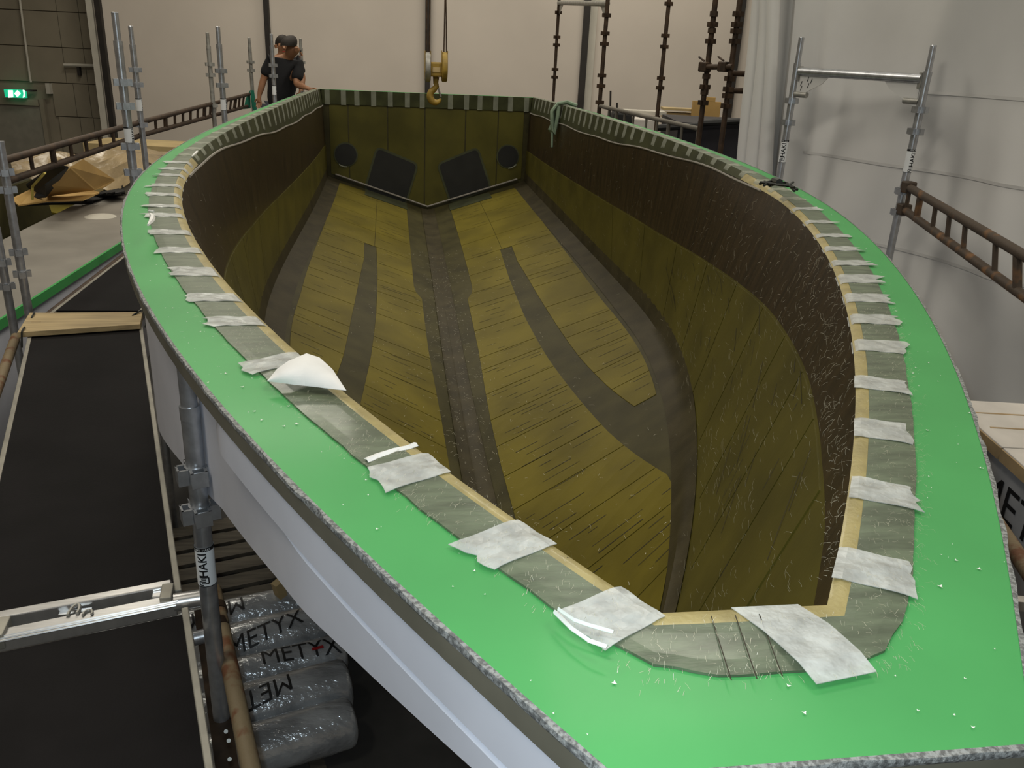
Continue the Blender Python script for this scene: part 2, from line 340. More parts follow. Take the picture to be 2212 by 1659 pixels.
def bottom_pt(x, y, lift=0.):
    s = abs(x)/max(fcb(y)[0], .02); k = keel(y); c = section(y, 1)[2]
    return np.array([x, y, k[2]+(c[2]-k[2])*s+lift])
leg_in = lambda y: np.interp(y, [3.3, 3.55, 4.23, 4.73, 5.2, 5.74, 6.7, 7.7, 8.6], [.75, .74, .70, .68, .66, .635, .61, .61, .63])
leg_out = lambda y: np.interp(y, [3.4, 4.2, 4.8, 5.5, 6.5, 7.5, 8.1, 8.6], [.95, .885, .845, .815, .795, .765, .74, .75])
keel_w = lambda y: np.interp(y, [2.5, 4.5, 5.2, 6.4, 7.55, 7.65, 9.7, YS], [.15, .155, .165, .20, .21, .275, .28, .28])
ch_in = lambda y: fcb(y)[0]-np.interp(y, [2.0, 3, 4, 5, 6.5, YS], [.05, .07, .14, .16, .2, .12])
# core panels: slabs proud of the laminate, transverse joints between them
cuts = [1.95, 2.25, 2.55, 3.05, 3.5, 3.95, 4.35, 4.75, 5.14, 5.55, 5.97, 6.2, 6.75, 7.3, 7.62, 8.1, 8.6, 9.15, 9.7, 10.25, 10.75, 11.12]
for side in (-1, 1):
    for a, b in zip(cuts[:-1], cuts[1:]):
        g = .0045; rake = -.16 if side > 0 else -.03
        def pane(fx0, fx1, a=a, b=b):
            G = []
            for yv in np.linspace(a+g, b-g, 4):
                row = []
                for t in np.linspace(0, 1, 4):
                    x0, x1 = fx0(yv), fx1(yv); x = x0+(x1-x0)*t
                    row.append(bottom_pt(side*x, yv+rake*(x-.2)*.6, .005))
                G.append(row)
            obj('core_panel', MB().slab(G, (0, 0, 1), .006), m_panel, hull)
        if a >= 8.55: pane(keel_w, lambda y: .646); pane(lambda y: .650, ch_in)
        elif a >= 3.4: 
            pane(keel_w, leg_in)
            if ch_in(a) > leg_out(a)+.05: pane(leg_out, ch_in)
        else: pane(lambda y: min(keel_w(y), ch_in(y)*.6), lambda y: ch_in(y) if y < 3.1 else min(leg_in(max(y, 3.4)), ch_in(y)))
# fine scored dashes in the core (thin raised-ink strips lying on panels) : one joined part
def ribbon(mb, p, q, wd, nrm):
    p = np.array(p); q = np.array(q); d = q-p; s = np.cross(d, nrm); s = s/np.linalg.norm(s)*wd/2
    mb.add([p-s, q-s, q+s, p+s], [(0, 1, 2, 3)])
mb = MB()
for side in (-1, 1):
    for y in np.arange(2.7, 11, .105):
        y0 = y+rng.normal()*.02
        for fx0, fx1 in ((keel_w, leg_in), (leg_out, ch_in)):
            x0, x1 = fx0(y0), fx1(y0); x = x0+rng.random()*.2
            while x < x1-.06:
                ln = min(rng.uniform(.03, .22), x1-x-.02)
                if rng.random() < (.75 if y < 6 else .35):
                    rk = -.1 if side > 0 else -.02
                    ribbon(mb, bottom_pt(side*x, y0+rk*x, .0062), bottom_pt(side*(x+ln), y0+rk*(x+ln), .0062), rng.uniform(.003, .006), (0, 0, 1))
                x += ln+rng.uniform(.02, .18)
obj('score_mark', mb, m_line, hull, fix=False)['kind'] = 'stuff'
# keel strip of grey cloth with ridge
G = []
for y in np.linspace(2.4, 11.25, 60):
    row = []
    for x in (-.085, -.05, -.012, 0, .012, .05, .085):
        p = bottom_pt(x, y, .008); 
        if abs(x) < .02: p[2] += .010
        row.append(p)
    G.append(row)
obj('keel_strip', MB().grid(G), m_band2, hull, smooth=True)
# chine tape (fillet) both sides
for side in (-1, 1):
    G = []
    for y in np.linspace(1.75, 11.28, 80):
        e, b, c = section(y, side); k = keel(y); uw = (b-c)/np.linalg.norm(b-c); ub = (k-c)/np.linalg.norm(k-c)
        nn = (uw+ub); nn /= np.linalg.norm(nn); wv = np.interp(y, [1.7, 3, 6], [.035, .06, .11])
        fi = np.interp(y, [1.7, 3.2, 4.5], [.030, .028, .012])
        G.append([c+uw*wv*1.25+nn*.004, c+uw*.4*wv+nn*fi*.6, c+nn*fi, c+ub*.5*wv+nn*fi*.6, c+ub*wv*1.5+nn*.006])
    obj('chine_tape', MB().grid(G), m_band2, hull, smooth=True)
# lower side core boards (olive) with joints
def wall_pt(y, t, side, lift=.004):
    e, b, c = section(y, side); p = b+(c-b)*t; d = c-b; n = np.array([d[2], 0, -d[0]]); n /= np.linalg.norm(n)
    if n[0]*side > 0: n = -n
    return p+n*lift, n
mb2 = MB()
ycut = [1.28, 1.75, 2.2, 2.7, 3.25, 3.85, 4.5, 5.2, 6, 6.9, 7.9, 9, 10.1, 11.15]
for side in (-1, 1):
    for a, b in zip(ycut[:-1], ycut[1:]):
        G = [[wall_pt(y+.35*(1-t)*.5, t, side)[0] for t in np.linspace(.015, .86, 5)] for y in np.linspace(a+.006, b-.006, 6)]
        n = wall_pt((a+b)/2, .5, side)[1]
        obj('side_core_board', MB().slab(G, n, .005), m_olive, hull)
    for k in range(60):
        y = rng.uniform(1.4, 5.5); t = rng.uniform(.05, .7); ln = rng.uniform(.05, .3); dg = rng.choice([.6, 2.6])
        p, n = wall_pt(y, t, side, .006); q, _ = wall_pt(y+ln*dg/3, max(.02, t-ln*.55), side, .006)
        ribbon(mb2, p, q, rng.uniform(.0012, .003), n)
obj('score_mark', mb2, m_line, hull, fix=False)['kind'] = 'stuff'

# ---- transom
eL, bL, cL = section(YS, -1); eR, bR, cR = section(YS, 1); kS = keel(YS)
top = np.array([0, YS, fz(YS)[0]+ZC]); E1L = np.array([-fb(YS)[0], YS, top[2]]); E1R = np.array([fb(YS)[0], YS, top[2]])
obj('transom', MB().prism([E1L, eL, cL, kS, cR, eR, E1R], (0, .05, 0)), m_band, hull)
zt = top[2]-.165
def bot_z(x): return kS[2]+(cR[2]-kS[2])*min(abs(x)/cR[0], 1)
xb = [-1.24, -1.0, -.51, -.04, .48, .90, 1.24]
for a, b in zip(xb[:-1], xb[1:]):
    a2, b2 = a+.008, b-.008
    poly = [(a2, bot_z(a2)+.05), (b2, bot_z(b2)+.05), (b2, zt), (a2, zt)] if a2*b2 > 0 else [(a2, bot_z(a2)+.05), (0, bot_z(0)+.05), (b2, bot_z(b2)+.05), (b2, zt), (a2, zt)]
    obj('transom_board', MB().prism([(x, YS-.006, z) for x, z in poly], (0, .008, 0)), m_trans, hull)
def onT(px): return aty(px, YS-.01)
def blob(poly, off, r=.05, n=5):
    poly = [np.array(p)[[0, 2]] for p in poly]; out = []
    for i in range(len(poly)):
        p0, p1, p2 = poly[i-1], poly[i], poly[(i+1) % len(poly)]; u = (p0-p1)/np.linalg.norm(p0-p1); v = (p2-p1)/np.linalg.norm(p2-p1)
        A, B = p1+u*r, p1+v*r
        for t in np.linspace(0, 1, n): out.append((1-t)**2*A+2*t*(1-t)*p1+t*t*B)
    return out
for name, pts in (('hatch_patch', [(816, 321), (900, 356), (874, 440), (790, 410)]), ('hatch_patch', [(948, 356), (1030, 322), (1058, 405), (975, 436)])):
    P = [onT(p) for p in pts]; cen = sum(P)/4
    big = blob([cen+(p-cen)*1.1 for p in P], 0, .09); sm = blob(P, 0, .06)
    h = obj(name, MB().prism([(p[0], YS-.012, p[1]) for p in big], (0, .01, 0)), m_patchedge, hull)
    obj('patch_core', MB().prism([(p[0], YS-.0175, p[1]) for p in sm], (0, .01, 0)), m_patch, h)
for cpx in ((747, 334), (1097, 338)):
    c = onT(cpx); r = .135
    h = obj('round_patch', MB().prism([(c[0]+1.12*r*math.cos(t), YS-.012, c[2]+1.12*r*math.sin(t)) for t in np.linspace(0, 2*math.pi, 33)[:-1]], (0, .01, 0)), m_patchedge, hull)
    obj('patch_core', MB().prism([(c[0]+r*math.cos(t), YS-.0175, c[2]+r*math.sin(t)) for t in np.linspace(0, 2*math.pi, 33)[:-1]], (0, .01, 0)), m_patch, h)
    t0, t1 = (-2.2, -1.5) if cpx[0] < 900 else (-1.5, -.7)
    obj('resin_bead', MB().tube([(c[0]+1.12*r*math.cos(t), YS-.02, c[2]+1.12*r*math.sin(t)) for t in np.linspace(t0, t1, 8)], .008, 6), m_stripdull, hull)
# fillet where transom meets bottom + dark feet of the hatch patches on the bottom
obj('transom_fillet', MB().tube([cL+[.1, -.03, .03], kS+[0, -.03, .05], cR+[-.1, -.03, .03]], .012, 8), m_gfl, hull, smooth=True)
for side in (-1, 1):
    G = [[bottom_pt(side*x, y, .012) for x in (.27, .45, .62, .80)] for y in (10.85, 11.0, 11.22)]
    obj('patch_foot', MB().slab(G, (0, 0, 1), .006), m_patchedge, hull)
# rim band on transom with dull strips
obj('transom_rim_band', MB().box((0, YS-.012, top[2]-.083), (2*fb(YS)[0]-.04, .012, .165)), m_wallband, hull)
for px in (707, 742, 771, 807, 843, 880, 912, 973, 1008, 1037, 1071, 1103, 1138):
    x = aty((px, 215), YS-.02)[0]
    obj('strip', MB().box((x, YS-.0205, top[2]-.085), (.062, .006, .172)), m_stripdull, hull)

# ---- flange
def side_pts(y):
    """E2,E1,T,O for a right-hand station; near the bow outer points swing forward"""
    b = fb(y)[0]; z = fz(y)[0]+ZC; s = np.clip((2.3-y)/(2.3-YF1), 0, 1)**1.4
    yT = y-.105*s; yO = y-.245*s
    T = np.array([fb(yT)[0]+foT(yT)[0], yT, fz(yT)[0]+ZC]); O = np.array([fb(yO)[0]+foO(yO)[0], yO, fz(yO)[0]+ZC])
    e2 = np.array([fb(max(y+.028*s, YF2*s))[0]-D2, y+.028*s, fz(y)[0]-fd(y)[0]+ZC])
    return e2, np.array([b, y, z]), T, O
YB = np.unique(np.r_[np.linspace(YF1, 2.3, 40), np.linspace(2.3, 6, 45), np.linspace(6, YS, 36)])
SP = [side_pts(y) for y in YB]
mir = np.array([-1, 1, 1])
# full path: left stern -> bow -> right stern
path = [tuple(p*mir for p in s) for s in SP[::-1]]
f0 = SP[0]
fr = []
for t in np.linspace(0, 1, 13)[1:-1]:
    fr.append(tuple(np.array([-p[0]+2*p[0]*t, p[1], p[2]]) for p in f0))
path = path+fr+SP
path = [[np.array(q) for q in p] for p in path]
nL = len(SP); nF = len(fr)
def rad(i): return 1 if 0 <= i else 1
# rounded tape corners at the bow
Gf = [[p[1]+(p[3]-p[1])*t for t in (0, .2, .4, .6, .8, 1)] for p in path]
Gtop = np.array(Gf); 
flg = obj('flange', MB().slab(Gtop, (0, 0, 1), .014), m_green, hull)
# outer edge rough strip
edge = MB(); ge = []
arc = np.cumsum([0]+[np.linalg.norm(path[i][3]-path[i-1][3]) for i in range(1, len(path))])
fine = np.arange(0, arc[-1], .02); fp = np.array([[np.interp(s, arc, [p[3][k] for p in path]) for k in range(3)] for s in fine])
tang = np.gradient(fp, axis=0); tang /= np.linalg.norm(tang, axis=1)[:, None]; nout = np.cross((0, 0, 1), tang)*1
cen = np.array([0, 6, ZC]); sg = np.sign(((fp-cen)*nout)[:, :2].sum(1)); nout *= sg[:, None]
jag = np.convolve(rng.normal(size=len(fine)), [.3, .4, .3], 'same')*.004
for p, n, j in zip(fp, nout, jag):
    ge.append([p+[0, 0, .0012]-n*.003, p+n*(.004+j*.7)+[0, 0, .0005], p+n*(.006+j*.5)-[0, 0, .006], p+n*.004-[0, 0, .012]])
obj('flange_edge', MB().grid(ge), m_edge, hull, fix=False, smooth=True)
gl = [[p+n*.004-[0, 0, .0115], p+n*.002-[0, 0, .050]] for p, n in zip(fp, nout)]
obj('edge_lip', MB().grid(gl), m_lip, hull, fix=False)
# outer skin
OB = lambda y: np.interp(y, [1.2, 1.54, 1.75, 2.13, 2.39, 2.72, 3.03, 3.28, 3.7, 5, 7, YS], [.10, .33, .48, .71, .88, 1.09, 1.30, 1.42, 1.52, 1.60, 1.53, 1.38])
zbot = ZC-1.6
DSK = lambda y: np.interp(y, [.6, .9, 1.2, 1.5, 2, 2.5, 3, 3.6, 5, YS], [.90, .94, .975, 1.02, 1.125, 1.235, 1.37, 1.5, 1.6, 1.6])
for side in (-1, 1):
    m1 = np.array([side, 1, 1]); G1, G2, G3, G4 = [], [], [], []
    for s in SP:
        O = s[3]; inn = np.array([s[1][0]-O[0], s[1][1]-O[1], 0]); inn /= np.linalg.norm(inn)
        f = np.interp(O[1], [1.72, 1.95], [1, 0])         # stiffener only towards the bow
        a = O+inn*.004-[0, 0, .048]; bpt = O+inn*(.002+(.060 if O[1] < 2.5 else .04)*(1-f))-[0, 0, .048+.085]; a = a+inn*((.055 if O[1] < 2.5 else .03)*(1-f)); ins_ = np.interp(O[1], [1.35, 1.95, 2.35, 3.0, 3.4], [.010, .058, .060, .045, .045]); g1 = O+inn*(ins_+.05*f)-[0, 0, .134]; g2 = O+inn*(ins_+.05*f)-[0, 0, .150+.006*f]; g3 = O+inn*(ins_)-[0, 0, .153+.005*f]
        yb = O[1]+.36*np.interp(O[1], [.6, 1.2, 3], [1, 1, .25])
        INS = np.interp(O[1], [1.35, 1.95, 2.35, 3.0, 3.4], [.010, .058, .060, .045, .045]); bt = O+inn*INS; bt[2] = ZC-DSK(O[1])
        G1.append([a*m1, bpt*m1]); G2.append([bpt*m1, g1*m1, g2*m1, g3*m1])
        col = [(g3+(bt-g3)*t)*m1 for t in np.linspace(0, 1, 6)]
        yq = max(bt[1], 1.5); cq = section(yq, 1)[2]
        rr = np.array([max(cq[0], .03)+.03, yq+.0, min(bt[2]-.03, cq[2]-.09)]); r0_ = bt+inn*.03-[0, 0, .03]; kk = np.array([0, max(bt[1], 1.5), min(keel(yq)[2]-.07, rr[2]-.06)])
        G3.append(col+[r0_*m1, rr*m1, (rr+(kk-rr)*.5-[0, 0, .03])*m1, kk*m1]); 
    obj('bow_stiffener', MB().grid(G1), m_hull, hull, smooth=True)
    obj('stiffener_groove', MB().grid(G2), m_hull, hull)
    obj('outer_skin', MB().grid(G3), m_hull, hull, smooth=True)
O = SP[0][3]
obj('bow_front_face', MB().add([O*mir-[0, -.004, .05], O-[0, -.004, .05], O-[0, -.03, .17], O*mir-[0, -.03, .17]], [(0, 1, 2, 3)]).add([O*mir-[0, -.03, .17], O-[0, -.03, .17], (.27, .73, ZC-.9), (-.27, .73, ZC-.9)], [(0, 1, 2, 3)]), m_hull, hull)
# stern outer face
obj('stern_face', MB().prism([E1L+[-.07, .12, -.02], np.array([-1.36, YS+.12, zbot]), kS+[0, .12, -.06], np.array([1.36, YS+.12, zbot]), E1R+[.07, .12, -.02]], (0, .02, 0)), m_hull, hull)
obj('stern_flange', MB().box((0, YS+.065, top[2]-.007), (2.82, .13, .014)), m_green, hull)
# supports under the keel
for y in (4.6, 7.2, 10.4):
    obj('cradle', MB().prism([(-1.1, y, 0), (1.1, y, 0), (.9, y, keel(y)[2]+.16), (0, y, keel(y)[2]-.055), (-.9, y, keel(y)[2]+.16)], (0, .1, 0)), m_slat, hull)

# ---- yellow inner edge, wall band, glass tape
yel, band = [], []
for i, p in enumerate(path):
    e2, e1, T, O = p; out = e1-e2; 
    yel.append([e2+[0, 0, .0015], e2*.5+e1*.5+[0, 0, .005+.0], e1+[0, 0, .004], e1+(T-e1)*.06+[0, 0, .004]])
isb = [q[1][1] < 4.7 for q in path]
i0 = isb.index(True); i1 = len(isb)-isb[::-1].index(True)
obj('yellow_edge_strip', MB().grid(yel[i0:i1]), m_yellow, hull, smooth=True, fix=False)
for seg in (yel[:i0+1], yel[i1-1:]): obj('rim_wall_band', MB().grid(seg), m_wallband, hull, smooth=True, fix=False)
tp = []
for i, p in enumerate(path):
    e2, e1, T, O = p; kd = min(abs(i-(nL-1)), abs(i-(nL+nF))); u = (T-e1)*(1-.27*math.exp(-(kd/1.8)**2)); j = rng.normal()*.012
    row = [e1+u*.05+[0, 0, .0055]]+[e1+u*t+[0, 0, .0060] for t in (.25, .5, .75)]+[e1+u*(1.0+j)+[0, 0, .0045]]
    tp.append(row)
# round the two bow corners of the tape
obj('glass_tape_band', MB().slab(np.array(tp), (0, 0, 1), .004), m_tape, hull, smooth=False)

for side in (-1, 1):
    pts = [side_pts(y)[0]*np.array([side, 1, 1])+[-side*.004, 0, -.004+.006*math.sin(y*5)] for y in np.linspace(4.3, YS-.02, 50)]
    obj('band_seam', MB().tube(pts, .007, 6), m_gfl, hull, smooth=True)
# ---- white peel ply strips over the tape
E1px = {s: proj(np.array([q[1]*np.array([s, 1, 1]) for q in SP])) for s in (-1, 1)}
def y_of(py, side):       # station whose E1 edge has this pixel row
    a = E1px[side][:, 1]; return float(np.interp(-py, -a, YB))
def strip(name, ya, yb, side, mat, over, skewy=0., inner=1., ragged=.015, par=None, lift=.008):
    G = []; m1 = np.array([side, 1, 1]); rr = [rng.normal()*ragged for _ in range(8)]
    for k, y in enumerate(np.linspace(ya, yb, 5)):
        e2, e1, T, O = side_pts(max(y, YF1)); u = T-e1; L_ = np.linalg.norm(u); row = []
        _, e1s, Ts, _ = side_pts(max(y+skewy, YF1)); 
        row.append(e2+(e2-e1)*(.10*inner)+[0, 0, -.002]); row.append(e2*.5+e1*.5+[0, 0, .006+.002]); row.append(e1+[0, 0, lift])
        for t in (.25, .5, .75): row.append(e1+(Ts-e1)*t+[0, 0, lift+.0015*math.sin(k*2.1+t*9)])
        row.append(e1+(Ts-e1)*(1+(over+rr[k])/L_)+[0, 0, .004+abs(rr[k+2])*.3])
        G.append([q*m1 for q in row])
    o = obj(name, MB().slab(np.array(G), (0, 0, 1), .0012), mat, par or hull, smooth=False)
    return o
left = [(1336, 1270), (1188, 1130), (1027, 978), (775, 752), (708, 689), (656, 639), (601, 582), (551, 539), (511, 501), (473, 465), (452, 446), (427, 421), (407, 401), (384, 379), (370, 366), (356, 352)]
right = [(1246, 1179), (1071, 1027), (939, 901), (835, 808), (762, 738), (703, 683), (656, 638), (615, 597), (577, 566), (545, 536), (515, 508), (485, 479), (456, 451)]
LY = [(y_of(a, -1), y_of(b, -1)) for a, b in left]; RY = [(y_of(a, 1), y_of(b, 1)) for a, b in right]
def quad_strip(px, over=.0):
    P_ = []
    for p_ in px:
        z_ = fz(1.2)[0]+ZC
        for _ in range(3): q_ = atz(p_, z_+.0085); z_ = fz(max(q_[1], .8))[0]+ZC
        P_.append(q_)
    ia, ib, ob_, oa_ = P_; G = []
    for s_ in np.linspace(0, 1, 7):
        row = []
        for t_ in np.linspace(0, 1, 9):
            q_ = (ia+(ib-ia)*s_)*(1-t_)+(oa_+(ob_-oa_)*s_)*t_; q_ = q_+[0, 0, .0012*math.sin(9*s_+7*t_)-.004*max(0, t_-.9)*10*.4-.003*max(0, .12-t_)*8]
            if t_ > .99: q_ = q_+(q_-(ia+(ib-ia)*s_))*rng.normal()*.03
            row.append(q_)
        G.append(row)
    obj('peel_ply_strip', MB().slab(np.array(G), (0, 0, 1), .0012), m_peel, hull)
for q_ in ([(1342, 1263), (1438, 1327), (1308, 1402), (1200, 1320)], [(1119, 1119), (1203, 1171), (1065, 1229), (975, 1172)], [(925, 976), (974, 1016), (838, 1060), (785, 1010)], [(640, 758), (664, 779), (540, 808), (514, 783)],
           [(1813, 1179), (1797, 1243), (1980, 1290), (1967, 1212)], [(1841, 1026), (1834, 1070), (1993, 1103), (1966, 1050)], [(1846, 901), (1845, 938), (1972, 958), (1958, 914)], [(1846, 809), (1846, 834), (1968, 851), (1955, 822)]): quad_strip(q_)
for i, (a, b) in enumerate(LY):
    if i > 3: strip('peel_ply_strip', a, max(b, a+.05), -1, m_peel, .012, ragged=.010)
for i, (a, b) in enumerate(RY):
    if i > 3: strip('peel_ply_strip', a, max(b, a+.05), 1, m_peel, .016, skewy=-.01 if i < 7 else 0, ragged=.012)
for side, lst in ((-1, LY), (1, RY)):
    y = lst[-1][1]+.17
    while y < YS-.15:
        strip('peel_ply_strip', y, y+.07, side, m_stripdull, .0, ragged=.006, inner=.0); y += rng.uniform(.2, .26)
# the big strip across the bow front
zf = f0[1][2]
q = [atz(p, zf+.009) for p in ((1590, 1322), (1733, 1311), (1790, 1346), (1895, 1446), (1765, 1473), (1650, 1362))]
A, B, C_, Dd, Ee, Ff = q
G = [[A+(Ff-A)*t if t <= 1 else 0 for t in ()]]
G = []
for s in np.linspace(0, 1, 5):
    p0 = A+(B-A)*s; p1 = Ff+(C_-Ff)*s; p2 = Ee+(Dd-Ee)*s
    p0 = np.array([p0[0], max(p0[1], YF2), p0[2]-.004])
    G.append([p0, p1, p1*.66+p2*.34+[0, 0, .002], p1*.33+p2*.67+[0, 0, .003], p2-[0, 0, .003]])
obj('peel_ply_strip', MB().slab(np.array(G), (0, 0, 1), .0012), m_peel, hull)
# lifted fold of white cloth
def pz(px, dz=0.): return atz(px, fz(2.2)[0]+ZC+.008+dz)
arcp = [(577, 823), (598, 797), (622, 780), (662, 763), (690, 772), (718, 797), (748, 843)]
bas = [(577, 823), (605, 826), (634, 830), (663, 833), (690, 836), (719, 840), (748, 843)]
G = []
for t in np.linspace(0, 1, 8):
    row = []
    for a, b, k in zip(arcp, bas, range(7)):
        hgt = .030*math.sin(math.pi*k/6)
        ht = hgt*math.sin(t*math.pi*.62)*1.05
        pxl = (b[0]+(a[0]-b[0])*t, b[1]+(a[1]-b[1])*t); row.append(pz(pxl, ht))
    G.append(row)
obj('folded_cloth_flap', MB().slab(np.array(G), (0, 0, 1), .001), m_peelw, hull, smooth=True)
for pts, r in (([(792, 996), (815, 985), (850, 972), (880, 966), (899, 960)], .006), ([(1205, 1316), (1240, 1340), (1275, 1352), (1325, 1366)], .0016), ([(1197, 1322), (1235, 1358), (1275, 1385), (1312, 1398)], .0022)):
    W = [atz(p, fz(1.3)[0]+ZC+.010) for p in pts]; dz_ = np.array(W[-1])-W[0]; sd_ = np.cross((0, 0, 1), dz_); sd_ /= np.linalg.norm(sd_)
    G = np.array([[q_-sd_*r*(1+.5*math.sin(7*k_)), q_+[0, 0, .004], q_+sd_*r*(1+.5*math.cos(5*k_))+[0, 0, .002]] for k_, q_ in enumerate(W)])
    obj('peeled_tape_curl', MB().slab(G, (0, 0, 1), .001), m_peelw, hull)
for pts in ([(432, 322), (425, 330), (415, 338)], [(325, 462), (330, 470), (327, 478), (320, 486)], [(322, 455), (332, 457)]):
    W = [atz(p, fz(4.5)[0]+ZC+.014) for p in pts]; obj('peeled_tape_curl', MB().tube(W, [.004]+[.009]*(len(W)-2)+[.004], 6), m_peelw, hull, smooth=True)
# dark pencil lines across the tape at the bow
mb = MB()
for px0, px1 in (((1536, 1330), (1580, 1470)), ((1588, 1328), (1635, 1466)), ((1640, 1326), (1690, 1460)), ((1052, 1070), (1010, 1100)), ((1227, 1203), (1214, 1217))):
    mb = MB(); ribbon(mb, atz(px0, zf+.0075), atz(px1, zf+.0075), .0016, (0, 0, 1)); obj('pencil_line', mb, m_line, hull, fix=False)
# ---- loose glass fibres
fbm = MB()
def fibre(p, d, n, ln, wd):
    d = d/np.linalg.norm(d); sdir = np.cross(n, d); cv = rng.normal()*.25; prev = None; vs = []; K = 4
    for k in range(K):
        t = k/(K-1); q = p+d*ln*t+sdir*cv*ln*t*t+n*(.002+.006*math.sin(t*3.1)*rng.random()); vs += [q-sdir*wd/2, q+sdir*wd/2]
    fbm.add(vs, [(2*k, 2*k+1, 2*k+3, 2*k+2) for k in range(K-1)])
for k in range(1500):
    side = 1 if rng.random() < .85 else -1; y = rng.choice([rng.uniform(1.05, 3.2), rng.uniform(1.05, 5), rng.uniform(2, 10)]); t = rng.random()
    e, b, c = section(y, side); p = e+(b-e)*(t*2) if t < .5 else b+(c-b)*(t*2-1); d = c-e; n = np.array([d[2], 0, -d[0]]); n /= np.linalg.norm(n); n *= -np.sign(n[0]*side)
    dr_ = np.array([0, rng.normal()*.9, 1.])*1. + d*rng.normal()*.5 if t < .5 else np.array([0, 1., .9+rng.normal()*.5])
    dr_ = dr_-n*(dr_@n); sc = np.interp(y, [1, 6], [.8, 2.2])
    fibre(p+n*.004, dr_, n, rng.uniform(.008, .035)*np.interp(y, [1, 5], [.8, 1.6]), rng.uniform(.00025, .0005)*sc)
for k in range(1500):
    y = rng.uniform(2.6, 9); x = rng.normal()*(.09 if k < 700 else .6)
    if abs(x) > fcb(y)[0]-.03: continue
    fibre(bottom_pt(x, y, .012), np.array([rng.normal(), rng.normal(), 0]), np.array([0, 0, 1.]), rng.uniform(.01, .035), rng.uniform(.0006, .0013))
obj('loose_fibres', fbm, m_fibre, hull, fix=False)['kind'] = 'stuff'
fbm = MB()
for k in range(2100):      # frayed glass on tape
    i = int(rng.choice(np.where([q[1][1] < 2.6 for q in path])[0])); e2, e1, T, O = path[i]; t = rng.random()
    fr_ = k % 3 == 0
    if fr_: t = 1.0+abs(rng.normal())*.03
    p = e1+(T-e1)*t+[rng.normal()*.01, rng.normal()*.01, .0065]; u = T-e1
    fibre(p, u/np.linalg.norm(u)+rng.normal(size=3)*[.5, .5, 0]*(.5 if fr_ else 1), np.array([0, 0, 1.]), rng.uniform(.004, .014), rng.uniform(.0002, .0005))
obj('loose_fibres', fbm, m_fibre, hull, fix=False)['kind'] = 'stuff'
fbm = MB()
for k in range(150):
    i = rng.integers(nL-75, nL+nF+75); e2, e1, T, O = path[int(i)]; p = T+(O-T)*rng.uniform(.05, .95)+[0, 0, .002]; a = rng.uniform(0, 6.3); r = rng.uniform(.0012, .005)
    if rng.random() < .5: r *= .5
    fbm.add([p+[r*math.cos(a+b_)*(1 if j % 2 else .4), r*math.sin(a+b_)*(1 if j % 2 else .4), .001*(j % 2)] for j, b_ in enumerate(np.linspace(0, 6.28, 7)[:-1])], [tuple(range(6))])
obj('resin_flakes', fbm, m_flake, hull, fix=False)['kind'] = 'stuff'

# ================================================================== SCAFFOLD
PZ = 1.63          # deck level
def lugs(P, z, r=.024, size=.038, n=4, ang=.4):
    mb = MB()
    for k in range(n):
        a = ang+k*2*math.pi/n; R = rotz(a); c = np.array([P[0], P[1], z])
        for s in (-1, 1): mb.box(c+R@np.array([r+.011, s*size*.38, 0]), (.026, size*.16, size*.95), R)
        mb.box(c+R@np.array([r+.022, 0, 0]), (.005, size*.9, size*.95), R)
    mb.tube([(P[0], P[1], z-size*.5), (P[0], P[1], z+size*.5)], r+.005, 14)
    return mb
def wrap_text(s, P, zc, length, r, ang, bold=.0):
    v, f = text2d(s, 1., bold); mn, mx = v.min(0), v.max(0); k = length/(mx[0]-mn[0]); mb = MB()
    x = (v[:, 0]-(mn[0]+mx[0])/2)*k; y = (v[:, 1]-(mn[1]+mx[1])/2)*k
    th = ang-y/r                       # up of the letters turns to the left of the post
    mb.add(np.c_[P[0]+r*np.cos(th), P[1]+r*np.sin(th), zc+x], f); return mb
def facing(P): d = CAM[:2]-np.array(P[:2]); return math.atan2(d[1], d[0])
